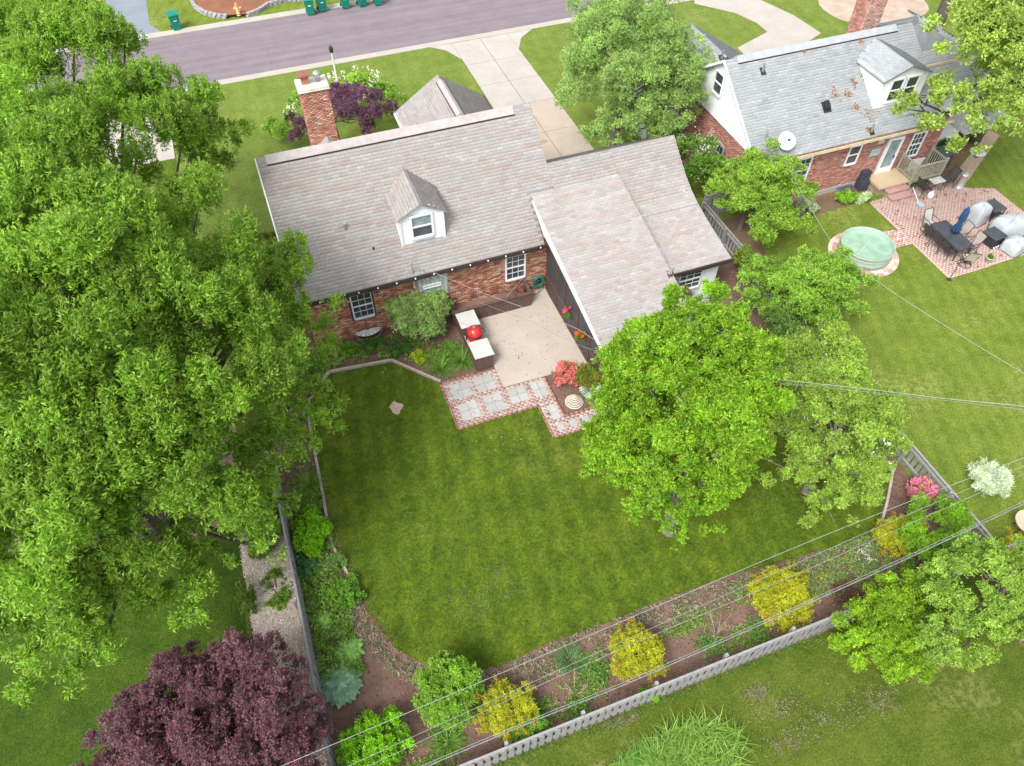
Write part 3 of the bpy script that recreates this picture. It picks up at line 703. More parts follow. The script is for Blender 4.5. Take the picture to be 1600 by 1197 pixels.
b = MB(); b.prism([(16.86, y, z-.14) for y, z in prof]+[(16.86, y, z-.01) for y, z in prof[::-1]], (.05, 0, 0)); b.build('rake_board', WHITE, H)
# garage walls
b = MB(); b.box(13.9, 16.6, 19.5, 28.3, 0, 2.6); b.box(10.6, 13.9, 22.9, 28.3, 0, 2.6); b.prism([(16.58, 19.5, 2.6), (16.58, 28.3, 2.6), (16.58, 25.12, 4.8), (16.58, 24.2, 4.15), (16.58, 22.3, 3.15)], (-.1, 0, 0)); b.build('garage_wall', SIDING, H)
window(H, (14.75, 19.48, 1.3), X, 1.0, 1.0, -Y, rows=2, cols=3, trim=.06)
b = MB(); b.box(15.95, 16.5, 19.42, 19.5, .2, 2.3); b.build('door', WHITE, H)
# screen walls: posts, rails, screens
for y in (22.7, 21.56, 20.69, 19.34, 18.13, 16.9):
    b = MB(); b.box(10.0, 10.1, y-.05, y+.05, .05, PZ(y)-.08); b.build('porch_post', BROWN2, H)
ysl = (22.7, 21.56, 20.69, 19.34, 18.13, 16.9)
for a, c in zip(ysl[:-1], ysl[1:]):
    for zr_ in (.86, .05): b = MB(); b.box(9.99, 10.07, c+.05, a-.05, zr_, zr_+.08); b.build('porch_rail', BROWN2, H)
    b = MB(); b.prism([(10.04, c+.05, .13), (10.04, a-.05, .13), (10.04, a-.05, PZ(a)-.1), (10.04, c+.05, PZ(c)-.1)], (.006, 0, 0)); b.build('screen', SCREEN, H)
for x in (11.3, 12.6, 13.8):
    b = MB(); b.box(x-.05, x+.05, 16.85, 16.95, .0, 2.5); b.build('porch_post', BROWN2, H)
b = MB(); b.box(10.1, 13.8, 16.89, 16.90, .1, 2.5); b.build('screen', SCREEN, H)
b = MB(); b.box(10.05, 13.8, 16.86, 16.94, .86, .94); b.build('porch_rail', BROWN2, H)
sheet('porch_floor', [(10.05, 16.9), (13.9, 16.9), (13.9, 22.8), (10.05, 22.8)], M('porch_boards', (.16, .14, .13), .8), .055)
# front cross gable
xr, zr = 8.72, 4.56
yv = 27.2+(6.56-zr)/.78; ye = 31.9
roof_plane('front_gable_roof', H, [(6.37, 31.6, 3.0), (6.37, 34.35, 3.0), (xr, 34.35, zr), (xr, yv, zr), (6.37, 31.75, 3.0)][::1], SH_H, 51, thick=.08)
roof_plane('front_gable_roof', H, [(11.05, 34.35, 3.0), (11.05, 31.6, 3.0), (xr, yv, zr), (xr, 34.35, zr)], SH_H, 52, thick=.08)
b = MB(); b.box(6.65, 10.75, 31.6, 34.1, 0, 2.95); b.prism([(6.65, 34.08, 2.95), (10.75, 34.08, 2.95), (xr, 34.08, 4.4)], (0, -.1, 0)); b.build('wall', MORTAR, H)
b = MB(); b.prism([(xr-.2, 30.6, zr-.08), (xr, 30.6, zr+.07), (xr+.2, 30.6, zr-.08)], (0, 3.2, 0)); b.build('ridge_vent', MATS['ridge_cap'], H)
b = MB(); b.box(xr-.23, xr-.205, 30.6, 33.8, zr-.12, zr-.05); b.box(xr+.205, xr+.23, 30.6, 33.8, zr-.12, zr-.05); b.build('vent_shadow_strip', DARKT, H)  # dark strips stand in for the shadow beside the gable's vent
b = MB(); b.box(11.0, 11.1, 31.7, 34.3, 2.86, 3.0); b.build('gutter', DARKT, H)
b = MB(); b.box(6.30, 6.40, 31.9, 34.3, 2.86, 3.0); b.build('gutter', WHITE, H)
# vent pipe, mast
b = MB(); b.lathe([(.06, -.1), (.06, .26), (.045, .28)], (1.96, 24.5, 4.46), 12); b.build('vent_pipe', METAL, H, True)
b = MB(); b.lathe([(.035, -.1), (.04, .1)], (2.8, 23.66, 3.8), 8); b.build('vent_stub', BLACKM, H, True)
b = MB(); b.tube([(4.05, 22.62, 2.2), (4.05, 22.62, 3.62), (4.02, 22.55, 3.70), (4.0, 22.45, 3.64)], .035, 8); b.tube([(4.05, 22.6, 3.5), (4.3, 22.35, 3.15), (4.25, 22.7, 2.6)], .012, 5); b.tube([(4.05, 22.6, 3.55), (4.4, 22.3, 3.35), (4.6, 22.74, 2.75)], .012, 5)
b.build('service_mast', M('mast_steel', (.33, .34, .35), .5, .1), H)
# string of bulbs along the eave
sg = thing('string_lights', 'string of small white bulbs clipped along the dark rear eave', 'string lights', loc=(0, 22.42, 2.9))
b = MB(); b.tube([(-.4, 0, -.03)]+[(x, 0, -.03-.03*(i % 2)) for i, x in enumerate(np.arange(0, 9.8, .35))], .008, 4); b.build('cord', BLACKM, sg)
for x in np.arange(.2, 9.8, .78):
    b = MB(); b.lathe([(.015, .03), (.035, .0), (.03, -.04), (.005, -.06)], (x, 0, -.02), 8); b.build('bulb', WHITE, sg, True)

# ------------------------------------------------------------------ the neighbour's house
N = thing('neighbour_house', 'brick house with grey shingle roof, white siding gable and twin window dormer', 'house')
NZ = lambda y: 3.15+.7*(y-24.01)
b = MB(); b.box(21.25, 32.3, 24.34, 32.0, -.1, 3.1); b.build('wall', MORTAR, N)
nh = [(2.15, 3.25, 1.15, 2.65), (5.30, 6.05, 1.55, 2.70), (6.70, 7.33, 1.7, 2.2), (7.55, 8.55, .35, 2.7), (9.15, 9.98, 1.1, 2.6)]
brick_wall('brick', (21.25, 24.34, .3), X, Z, -Y, 11.05, 2.85, [(a, c, d-.3, e-.3) for a, c, d, e in nh], NB, N, seed=13)
brick_wall('brick', (21.25, 32.0, 0), -Y, Z, -X, 7.66, 3.05, [(4.1, 4.95, 1.1, 2.3)], NB, N, seed=14)
b = MB(); b.box(21.22, 32.33, 24.28, 24.34, -.05, .30); b.build('foundation', KERB, N)
b = MB(); b.prism([(21.2, 24.2, 3.05), (21.2, 32.2, 3.05), (21.2, 28.24, 6.05)], (.15, 0, 0)); b.build('gable', SIDING, N)
b = MB()
for j in range(24):
    z = 3.06+j*.125; ya = 24.01+(z+.12-3.15)/.7+.05; yb = 28.24*2-ya
    if ya > 28.1: break
    b.prism([(21.2, yb, z), (21.18, yb, z), (21.2, yb, z+.12)], (0, ya-yb, 0))
b.build('siding', SIDING, N)
rn = roof_plane('roof', N, [(20.95, 24.01, 3.15), (31.6, 24.01, 3.15), (31.6, 28.24, 6.11), (20.95, 28.24, 6.11)], SH_N, 61, mat=ROOFG, tab=.32)
roof_plane('roof', N, [(31.6, 32.47, 3.15), (20.95, 32.47, 3.15), (20.95, 28.24, 6.11), (31.6, 28.24, 6.11)], SH_N, 62, mat=ROOFG, tab=.32)
b = MB(); b.prism([(20.93, 24.01, 3.0), (20.93, 28.24, 5.98), (20.93, 28.24, 6.12), (20.93, 24.01, 3.14)], (.05, 0, 0)); b.build('rake_board', WHITE, N); b = MB(); b.prism([(20.93, 32.47, 3.0), (20.93, 28.24, 5.98), (20.93, 28.24, 6.12), (20.93, 32.47, 3.14)], (.05, 0, 0)); b.build('rake_board', WHITE, N)
b = MB(); b.prism([(21.6, 27.98, NZ(27.98)+.05), (21.6, 28.24, 6.20), (21.6, 28.5, NZ(27.98)+.05), (21.6, 28.5, NZ(27.98)), (21.6, 28.24, 6.11), (21.6, 27.98, NZ(27.98))], (9.0, 0, 0)); b.build('ridge_vent', M('ridge_cap_grey', (.36, .38, .40), .95, .1), N)
b = MB(); b.box(21.6, 30.6, 27.95, 27.975, NZ(27.95), NZ(27.98)+.045); b.build('vent_shadow_strip', DARKT, N)  # shadow line below this vent, modelled as a dark strip
b = MB(); b.box(20.95, 32.2, 23.88, 24.0, 3.02, 3.10, 0); b.box(20.95, 32.2, 23.86, 23.885, 3.0, 3.16, 0); b.build('gutter', M('cream_gutter', (.62, .52, .38), .6, .1), N)
litter = [(.36, .17, .07), (.28, .13, .06), (.42, .24, .11), (.2, .1, .05)]
rg = np.random.default_rng(77)
def litter_patch(pts, n, seed, parent=None):
    rg = np.random.default_rng(seed); C = []
    for p, r in pts:
        q = np.array(p)+rg.normal(0, 1, (n, 3))*np.array([r, r, 0]); q[:, 2] = NZ(q[:, 1])+.03; C.append(q)
    C = np.vstack(C); S = rg.uniform(.03, .07, (len(C), 3))*np.array([1, .8, .4])
    return np_boxes_rot('fallen_catkins', C, S, rg.uniform(0, 3, len(C)), pal(len(C), litter, .2, rg), PAVEM, parent)
litter_patch([((27.6, 24.9+.0, 0), .16), ((26.05, 26.0, 0), .14), ((26.8, 25.9, 0), .10), ((27.3, 26.3, 0), .08), ((27.0, 25.3, 0), .09), ((27.9, 26.5, 0), .12), ((28.4, 27.9, 0), .10), ((27.3, 24.3, 0), .06), ((25.2, 27.95, 0), .05)], 32, 3, N)
C = np.column_stack([rg.uniform(21.5, 31.5, 1500), rg.uniform(23.90, 23.99, 1500), np.full(1500, 3.13)]); S = rg.uniform(.03, .08, (1500, 3))*np.array([1, .7, .5])
np_boxes_rot('gutter_litter', C, S, rg.uniform(0, 3, 1500), pal(1500, litter, .2, rg), PAVEM, N)
# dormer with two windows
a0, a1, ay, ab, ae, ar = 27.9, 30.5, 25.12, 3.93, 5.40, 5.92
nd = link('dormer', None, N); yse = 24.01+(ae-3.15)/.7
b = MB(); b.prism([(a0, ay, ab-.05), (a0, ay, ae), (a0, yse, ae), (a0, yse, ae-.1), (a0, ay+.05, ab-.1)], (a1-a0, 0, 0)); xm = (a0+a1)/2
b.prism([(a0, ay+.01, ae), (a1, ay+.01, ae), (xm, ay+.01, ar-.06)], (0, 2, 0)); b.build('wall', WHITE, nd)
b = MB()
for j in range(13):
    z = ab+j*.115
    b.prism([(a0, ay, z), (a0, ay-.02, z), (a0, ay, z+.11)], (a1-a0, 0, 0)); yy = 24.01+(z-3.15)/.7
    if yy > ay+.1: b.prism([(a0, ay, z), (a0-.018, ay, z), (a0, ay, z+.11)], (0, yy-ay, 0))
b.build('siding', SIDING, nd)
yb_ = 24.01+(ar-3.15)/.7
roof_plane('dormer_roof', N, [(a0-.12, yse-.1, ae-.05), (a0-.12, ay-.12, ae-.05), (xm, ay-.12, ar), (xm, yb_, ar)], SH_N, 63, mat=ROOFG, thick=.05)
roof_plane('dormer_roof', N, [(a1+.12, ay-.12, ae-.05), (a1+.12, yse-.1, ae-.05), (xm, yb_, ar), (xm, ay-.12, ar)], SH_N, 64, mat=ROOFG, thick=.05)
for x in (28.45, 29.33): window(N, (x, ay-.03, 4.22), X, .62, 1.05, -Y, muntin=False, trim=.08)
# walls' windows
window(N, (23.5, 24.3, 1.25), X, .85, 1.32, -Y, trim=.08); window(N, (26.62, 24.3, 1.62), X, .58, .98, -Y, muntin=False)
window(N, (30.47, 24.3, 1.18), X, .68, 1.28, -Y, trim=.07)
b = MB(); nblk = link('glass_block_window', None, N)
b.box(27.98, 28.58, 24.25, 24.3, 1.72, 2.18); b.build('mortar_bed', MATS['grey_mortar'], nblk)
for i in range(3):
    for j in range(2):
        o = blk.copy(); COL.objects.link(o); o.parent = nblk; o.location = (28.0+i*.19, 24.25, 1.75+j*.21)
wb = window(N, (21.2, 27.55, 1.15), -Y, .55, .95, -X, muntin=True, cols=2, rows=1, frame=MATS['grey_mortar'], trim=.13)
window(N, (21.15, 28.85, 4.28), -Y, .66, .98, -X, muntin=False, trim=.08)
b = MB(); b.box(28.18, 28.5, 24.22, 24.3, 2.45, 2.68); b.build('wall_vent', M('vent_beige', (.5, .47, .42), .7), N)
dr = link('door', None, N)
b = MB(); b.box(28.86, 28.98, 24.2, 24.32, .45, 2.58); b.box(29.66, 29.78, 24.2, 24.32, .45, 2.58); b.box(28.98, 29.66, 24.2, 24.32, 2.46, 2.58); b.box(28.98, 29.66, 24.24, 24.3, .48, .85); b.build('frame', WHITE, dr)
b = MB(); b.box(28.98, 29.66, 24.25, 24.28, .85, 2.46); b.build('pane', M('storm_door_glass', (.22, .30, .32), .2, .25, 2, spec=.7), dr)
b = MB(); b.box(29.58, 29.62, 24.19, 24.24, 1.35, 1.5); b.build('handle', BLACKM, dr)
# roof fittings
for x, y in ((22.72, 27.5), (27.42, 24.25), (21.5, 29.2)):
    b = MB(); z = NZ(y) if y < 28.2 else 5.6
    b.prism([(x-.12, y-.16, z-.1), (x+.12, y-.16, z-.1), (x+.12, y+.16, z+.1), (x-.12, y+.16, z+.1)], (0, -.02, .03), 1); b.lathe([(.07, 0), (.05, .2), (.045, .42)], (x, y, z), 10, 0); b.build('pipe_vent', [METAL, BLACKM], N)
b = MB(); x, y = 25.41, 25.6; z = NZ(y); b.prism([(x-.2, y-.25, z-.14), (x+.2, y-.25, z-.14), (x+.2, y+.2, z+.18), (x-.2, y+.2, z+.18)], (0, -.02, .03)); b.prism([(x-.15, y-.16, z-.06), (x+.15, y-.16, z-.06), (x+.13, y+.12, z+.2), (x-.13, y+.12, z+.2)], (0, -.04, .12)); b.build('box_vent', BLACKM, N)
b = MB(); b.tube([(21.75, 24.9, 3.2), (21.75, 24.9, 4.35), (21.7, 24.82, 4.42)], .035, 8); b.tube([(21.75, 24.88, 4.2), (22.0, 24.5, 3.75), (22.0, 24.7, 3.6)], .012, 5); b.build('service_mast', MATS['mast_steel'], N)
b = MB(); b.box(27.98+.0, 27.99, 24.2, 24.21, 1, 1.01)
# east wing
roof_plane('wing_roof', N, [(31.55, 26.5, 4.75), (35.2, 26.5, 4.75), (32.6, 28.9, 6.0), (31.55, 28.3, 6.05)], SH_N, 65, mat=ROOFG)
roof_plane('wing_roof', N, [(35.2, 26.5, 4.75), (35.6, 32.4, 4.3), (32.6, 28.9, 6.0)], SH_N, 66, mat=ROOFG)
roof_plane('wing_roof', N, [(31.6, 24.9, 3.75), (35.4, 24.9, 3.75), (35.4, 26.45, 4.55), (31.6, 26.45, 4.55)], SH_N, 67, mat=ROOFG)
b = MB(); b.box(31.6, 35.2, 26.44, 26.5, 4.58, 4.74); b.build('gutter', MATS['cream_gutter'], N)
b = MB(); b.box(32.3, 35.0, 25.4, 31.6, 0, 3.7); b.build('wing_wall', SIDING, N)
roof_plane('wing_roof', N, [(35.6, 32.4, 3.8), (31.6, 32.4, 3.8), (31.6, 28.3, 6.05), (32.6, 28.9, 6.0)], SH_N, 70, mat=ROOFG)
b = MB(); b.box(32.9, 36.2, 22.6+.9, 25.3, 2.35, 2.45); b.build('patio_cover', M('grey_white_cover', (.45, .46, .47), .7), N)
# front wing roofs
c = G(1147, 76, 3.2)
roof_plane('wing_roof', N, [(c[0], 31.0, 3.2), (c[0], c[1], 3.2), (c[0]-3.2, c[1], 5.2), (c[0]-3.2, 29.9, 5.2)][::1], SH_N, 68, mat=ROOFG)
roof_plane('wing_roof', N, [(c[0]-6.4, c[1], 3.2), (c[0]-6.4, 31.0, 3.2), (c[0]-3.2, 29.9, 5.2), (c[0]-3.2, c[1], 5.2)], SH_N, 69, mat=ROOFG)
b = MB(); b.box(c[0]-6.1, c[0]-.3, 31.5, c[1]-.3, 0, 3.1); b.build('wing_wall', SIDING, N)
# chimney beyond the ridge
nc = link('chimney', None, N)
b = MB(); b.box(29.25, 30.30, 29.02, 29.9, 4.5, 8.7); b.build('chimney_core', MORTAR, nc)
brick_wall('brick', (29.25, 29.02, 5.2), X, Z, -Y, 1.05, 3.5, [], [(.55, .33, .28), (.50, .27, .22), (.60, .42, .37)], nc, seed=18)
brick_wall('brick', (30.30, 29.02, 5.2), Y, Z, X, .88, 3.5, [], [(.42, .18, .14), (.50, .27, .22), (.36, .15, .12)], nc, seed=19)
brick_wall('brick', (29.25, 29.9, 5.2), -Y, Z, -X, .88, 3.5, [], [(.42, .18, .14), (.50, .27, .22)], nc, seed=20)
# satellite dish on the roof edge
sdh = thing('satellite_dish', 'round white satellite dish on the grey neighbouring roof above the eave', 'satellite dish', loc=(22.55, 24.35, 3.4))
b = MB()
nvd = Vector((-.25, -.55, .8)).normalized(); q = nvd.to_track_quat('Z', 'Y').to_matrix()
vs, fs = [], []
for i, r in enumerate((0.001, .16, .30, .40)):
    for k in range(20):
        a = 2*math.pi*k/20; vs.append(q @ Vector((r*math.cos(a), r*math.sin(a)*1.08, r*r*.45))+Vector((0, 0, .42)))
for i in range(3):
    for k in range(20): fs.append((i*20+k, i*20+(k+1) % 20, (i+1)*20+(k+1) % 20, (i+1)*20+k))
b.add(vs, fs); b.build('dish', WHITE, sdh, True)
b = MB(); b.tube([(0, .05, 0), (0, 0, .4)], .03, 8); b.tube([q @ Vector((0, -.4, .08))+Vector((0, 0, .42)), q @ Vector((0, -.1, .42))+Vector((0, 0, .42))], .014, 6); b.build('mount', METAL, sdh)
b = MB(); e = q @ Vector((0, -.08, .42))+Vector((0, 0, .42)); b.box(e.x-.07, e.x+.07, e.y-.035, e.y+.035, e.z-.03, e.z+.04); b.build('receiver', BLACKM, sdh)
# window well and leaning cover beside the stoop
ww = thing('window_well', 'ribbed basement window well cover at the foot of the neighbouring brick wall', 'window well')
b = MB(); b.lathe([(.5, 0), (.5, .22), (.47, .22), (.47, 0)], (27.1, 24.1, 0), 20, sy=.7); b.build('rim', METAL, ww)
for i in range(9):
    b = MB(); x = 26.68+i*.105; w_ = math.sqrt(max(0, 1-((x-27.1)/.5)**2))*.33; b.box(x-.02, x+.02, 24.1-w_, 24.26, .22, .245); b.build('slat', M('navy_slats', (.09, .11, .16), .6), ww)
t = thing('cushion_stack', 'dark charcoal padded cover leaning on the neighbouring wall next to the stoop', 'cover', loc=(28.05, 24.05, 0))
b = MB(); b.prism([(-.28, -.22, 0), (.22, -.25, 0), (.26, .2, .0), (-.24, .22, 0), (-.26, .22, .5)][:4], (.03, .03, .55)); b.prism([(-.24, -.1, .55), (.24, -.12, .55), (.25, .2, .55), (-.2, .2, .55)], (.05, .05, .42)); b.build('cover', M('charcoal_cloth', (.05, .053, .065), .85, .25, 6), t)
b = MB(); b.tube([(-.2, -.12, .97), (0, -.15, 1.05), (.2, -.12, .97)], .02, 6); b.build('handle', BLACKM, t)

# back stoop
st = thing('back_stoop', 'tan concrete back stoop with two pink brick steps and weathered wooden railing', 'stoop')
b = MB(); b.box(28.35, 30.2, 23.15, 24.3, .42, .54); b.build('landing', concrete('tan_concrete', (.56, .43, .28), .08, .3, (.40, .27, .15)), st)
b = MB(); b.box(28.45, 30.1, 23.25, 24.25, 0, .42); b.build('base', M('stoop_base', (.36, .28, .22), .9, .2), st)
PINK = M('pink_paver_tread', (.46, .27, .25), .9, .1)
for i, (y0, y1, z) in enumerate(((22.83, 23.2, .36), (22.45, 22.86, .19))):
    b = MB(); b.box(28.75, 30.05, y0, y1, z-.05, z); b.build('step', PINK, st)
    b = MB(); b.box(28.8, 30.0, y0+.04, y1, 0, z-.05); b.build('riser', MATS['stoop_base'], st)
RAILM = FENCEG
def railing(p0, p1, z0, nb, post=True):
    p0, p1 = Vector(p0), Vector(p1); d = p1-p0
    s = d.cross(Vector((0, 0, 1))).normalized()*.045
    for zz in (z0+.92, z0+.1): b = MB(); b.prism([p0-s+Vector((0, 0, zz)), p1-s+Vector((0, 0, zz)), p1+s+Vector((0, 0, zz)), p0+s+Vector((0, 0, zz))], (0, 0, .045)); b.build('rail', RAILM, st)
    for k in range(nb):
        p = p0+d*((k+.5)/nb); b = MB(); b.box(p.x-.02, p.x+.02, p.y-.02, p.y+.02, z0+.1, z0+.92); b.build('baluster', RAILM, st)
for px_, py_ in ((30.22, 24.2), (30.22, 23.1), (32.05, 24.2), (32.05, 23.1)):
    b = MB(); b.box(px_-.05, px_+.05, py_-.05, py_+.05, 0, 1.5); b.build('post', RAILM, st)
railing((30.22, 24.2, 0), (30.22, 23.1, 0), .5, 9); railing((30.3, 23.1, 0), (32.0, 23.1, 0), .42, 12); railing((32.05, 23.15, 0), (32.05, 24.2, 0), .42, 8)
b = MB(); b.box(30.27, 32.0, 23.15, 24.28, .3, .36); b.build('deck', RAILM, st)
b = MB(); b.prism([(30.75, 24.1, .36), (31.5, 24.05, .36), (31.5, 23.9, 1.1), (30.75, 23.95, 1.1)], (0, .05, .0)); b.build('leaning_board', WHITE, st)

# ------------------------------------------------------------------ neighbour's patio and what stands on it
PP = [(27.75, 22.86), (27.7, 16.95), (34.5, 17.1), (34.5, 21.6), (33.3, 22.1), (32.3, 23.0), (30.1, 23.1)]
def brick_paving(name, poly, cols, z, seed, bl=.21, bw=.105, mort=None):
    root = link(name, None); root['kind'] = 'structure'
    b = MB(); b.prism([(p[0], p[1], -.05) for p in poly], (0, 0, .05+z)); b.build('joint_sand', mort or M('pink_joints', (.50, .36, .32), .95), root)
    rg = np.random.default_rng(seed); P = np.array(poly); x0, y0 = P.min(0); x1, y1 = P.max(0)
    gx, gy = np.meshgrid(np.arange(x0, x1, bl), np.arange(y0, y1, bw)); gx = gx+(np.arange(gx.shape[0]) % 2)[:, None]*bl/2
    q = np.column_stack([gx.ravel()+bl/2, gy.ravel()+bw/2]); q = q[inpoly(q, poly)]
    C = np.column_stack([q, z+rg.normal(0, .0006, len(q))]); S = np.tile([bl-.003, bw-.002, .006], (len(q), 1))
    boxes_mesh('brick', C, S, pal(len(q), cols, .035, rg), PAVEM, root)['kind'] = 'stuff'; return root
PB = [(.50, .35, .31), (.52, .37, .325), (.49, .34, .30), (.54, .395, .35)]
brick_paving('neighbour_patio', PP, PB, .03, 3)
brick_paving('brick_link', [(26.3, 19.6), (27.7, 19.55), (27.75, 20.6), (26.3, 20.9)], [(.48, .26, .22), (.55, .38, .33), (.62, .50, .44)], .025, 4)
sheet('stone_walk', [tuple(G(*p)[:2]) for p in ((1478, 290), (1500, 300), (1562, 212), (1545, 203))], concrete('tan_walk', (.42, .31, .22), .12, .3), .02)
sheet('neighbour_bed', [(21.3, 24.3), (21.3, 23.2), (25, 23.0), (27.9, 23.1), (28.4, 24.3)], concrete('brown_soil', (.17, .115, .07), .25, .4, (.12, .14, .04)), .012)
sheet('side_bed', [tuple(G(*p)[:2]) for p in ((1445, 300), (1480, 285), (1530, 215), (1500, 200), (1465, 215))], MATS['brown_soil'], .012)
sheet('fence_bed', [(19.1, 20.5), (20.6, 20.8), (21.2, 23.5), (21.2, 24.3), (19.1, 24.3)], MATS['brown_soil'], .012)
litter2 = lambda rg, n: rect_fn(27.9, 34.2, 17.1, 22.7, incl=PP)(rg, n)
pebbles('patio_litter', 160, litter2, litter, (.03, .09), .04, 12)
# stock tank pool on its brick ring
c = (25.05, 19.75)
rt = link('brick_ring', None); rt['kind'] = 'structure'
b = MB(); b.lathe([(1.62, 0), (1.62, .02)], (*c, 0), 40); b.build('joint_sand', MATS['pink_joints'], rt)
for ring, (r0, r1) in enumerate(((1.22, 1.42), (1.44, 1.62))):
    nbk = 26 if ring == 0 else 32
    for k in range(nbk):
        a0, a1 = 2*math.pi*k/nbk, 2*math.pi*(k+.93)/nbk
        P_ = lambda r, a, z: (c[0]+r*math.cos(a), c[1]+r*math.sin(a), z)
        b = MB(); cc_ = [(.50, .26, .22), (.55, .36, .31), (.62, .52, .46)][rnd.randrange(3)]
        b.prism([P_(r0, a0, .02), P_(r1, a0, .02), P_(r1, a1, .02), P_(r0, a1, .02)], (0, 0, .02+rnd.uniform(0, .006)), 0, cc_); b.build('brick', PAVEM, rt, colattr=True)
tk = thing('stock_tank_pool', 'round pale green galvanised stock tank pool full of water on a brick ring', 'pool', loc=(*c, .03))
b = MB(); b.lathe([(1.18, 0), (1.2, .02), (1.2, .17), (1.215, .19), (1.2, .21), (1.2, .38), (1.215, .40), (1.2, .42), (1.2, .58), (1.235, .60), (1.235, .63), (1.18, .63), (1.17, .60), (1.17, .05), (.01, .05)], (0, 0, 0), 48)
b.build('tank', M('green_galvanised', (.40, .50, .43), .4, .08, metal=.25), tk, True)
b = MB(); b.lathe([(1.165, .30), (1.165, .44), (.002, .44)], (0, 0, 0), 48)
m, nt_, p_ = base_mat('pool_water', .06, .6); p_.inputs['Base Color'].default_value = (.26, .40, .31, 1)
n_ = noise(nt_, 2.5, 3, .5, geo_pos(nt_)); r_ = ramp(nt_, n_.outputs[0], [(.3, (.22, .36, .27)), (.7, (.34, .47, .37))]); nt_.links.new(r_.outputs[0], p_.inputs['Base Color']); bump(nt_, p_, n_.outputs[0], .15, .02)
b.build('water', m, tk)
b = MB(); b.tube([(-.75, -.35, .46), (.9, .62, .46)], .022, 6); b.build('pole', M('pale_green_pole', (.45, .55, .45), .5), tk)

# furniture makers
IRON = M('dark_bronze_metal', (.045, .035, .032), .5)
SLING = M('dark_sling', (.07, .065, .065), .8)
TAUPE = M('taupe_sling', (.34, .29, .26), .8)
LIGHTS = M('pale_sling', (.42, .42, .38), .8)
def sling_chair(label, x, y, rz, spring=False, seatm=SLING, group=None, name='patio_chair', cat='chair'):
    t = thing(name, label, cat, group, (x, y, .035), rz)
    b = MB(); b.box(-.23, .23, -.22, .22, .41, .43); b.build('seat', seatm, t)
    b = MB(); b.prism([(-.22, .22, .44), (.22, .22, .44), (.22, .42, .98), (-.22, .42, .98)], (0, .02, .006)); b.build('backrest', seatm, t)
    for s in (-1, 1):
        b = MB(); b.tube([(s*.25, -.24, .43), (s*.25, .2, .43), (s*.24, .43, 1.0)], .016, 6); b.tube([(s*.27, .3, .66), (s*.28, -.1, .68), (s*.28, -.24, .62), (s*.26, -.26, .43)], .016, 6); b.build('arm', IRON, t)
    b = MB(); b.tube([(-.24, .43, 1.0), (.24, .43, 1.0)], .016, 6); b.build('back_frame', IRON, t)
    b = MB(); b.tube([(-.25, -.24, .43), (.25, -.24, .43)], .016, 6); b.build('seat_rail', IRON, t)
    if spring:
        b = MB(); pts = [(.30*math.cos(a), .30*math.sin(a), .02) for a in np.linspace(0, 2*math.pi, 20)]; b.tube(pts, .016, 6)
        b.tube([(0, 0, .4), (0, 0, .1)], .05, 8); b.tube([(-.3, 0, .02), (0, 0, .1), (.3, 0, .02)], .015, 6); b.tube([(0, -.3, .02), (0, 0, .1), (0, .3, .02)], .015, 6); b.build('swivel_base', IRON, t)
    else:
        for sx in (-1, 1):
            for yy, y2 in ((-.24, -.27), (.2, .34)):
                b = MB(); b.tube([(sx*.25, yy, .43), (sx*.27, y2, 0)], .015, 6); b.build('leg', IRON, t)
    return t
# dining table (long axis about 1 m wide, 2.1 m long running away)
tc = ((29.62+30.45)/2+.0, 19.35); TZ = .72
tA = G(1454, 350, TZ); tB = G(1477, 345, TZ); tC = G(1521, 382, TZ); tD = G(1500, 396, TZ)
mid = (tA+tB+tC+tD)/4; ax = ((tC+tD)/2-(tA+tB)/2); Lx = np.linalg.norm(ax[:2]); ang = math.atan2(ax[1], ax[0]); wd = np.linalg.norm(((tB+tC)/2-(tA+tD)/2)[:2])
tb = thing('dining_table', 'long black patio dining table at the middle of the pink brick patio', 'table', loc=(mid[0], mid[1], .035), rz=ang)
b = MB(); b.box(-Lx/2, Lx/2, -wd/2, wd/2, TZ-.05, TZ); b.build('tabletop', M('slate_tabletop', (.055, .062, .072), .55, .2, 3), tb)
for sx in (-1, 1):
    for sy in (-1, 1):
        b = MB(); b.tube([(sx*(Lx/2-.08), sy*(wd/2-.08), TZ-.05), (sx*(Lx/2-.05), sy*(wd/2-.05), 0)], .025, 6); b.build('leg', IRON, tb)
b = MB(); b.tube([(-Lx/2+.08, -wd/2+.08, TZ-.07), (Lx/2-.08, -wd/2+.08, TZ-.07), (Lx/2-.08, wd/2-.08, TZ-.07), (-Lx/2+.08, wd/2-.08, TZ-.07), (-Lx/2+.08, -wd/2+.08, TZ-.07)], .02, 6); b.build('apron', IRON, tb)
def rel(dx, dy): return (mid[0]+dx*math.cos(ang)-dy*math.sin(ang), mid[1]+dx*math.sin(ang)+dy*math.cos(ang))
gch = 'black sling chairs along the dining table'
lb = ['black sling chair on the pool side of the dining table, nearest the house', 'black sling chair on the pool side of the dining table, in the middle', 'black sling chair on the pool side of the dining table, nearest the garden']
for i, dx in enumerate((-.65, .0, .62)):
    p = rel(dx, -wd/2-.05); sling_chair(lb[i], p[0], p[1], ang+math.pi, group=gch)
for i, dx in enumerate((-.2, .62)):
    p = rel(dx, wd/2+.22); sling_chair(['taupe mesh chair beside the folded blue umbrella', 'taupe mesh chair facing the fire pit table'][i], p[0], p[1], ang, seatm=TAUPE, group=gch)
p = rel(-Lx/2-.28, -.08); sling_chair('pale high back spring chair at the house end of the dining table', p[0], p[1], ang+math.pi/2, True, LIGHTS)
p = rel(Lx/2+.30, .0); sling_chair('pale spring chair pulled out at the garden end of the dining table', p[0], p[1], ang-math.pi/2-.5, True, LIGHTS)
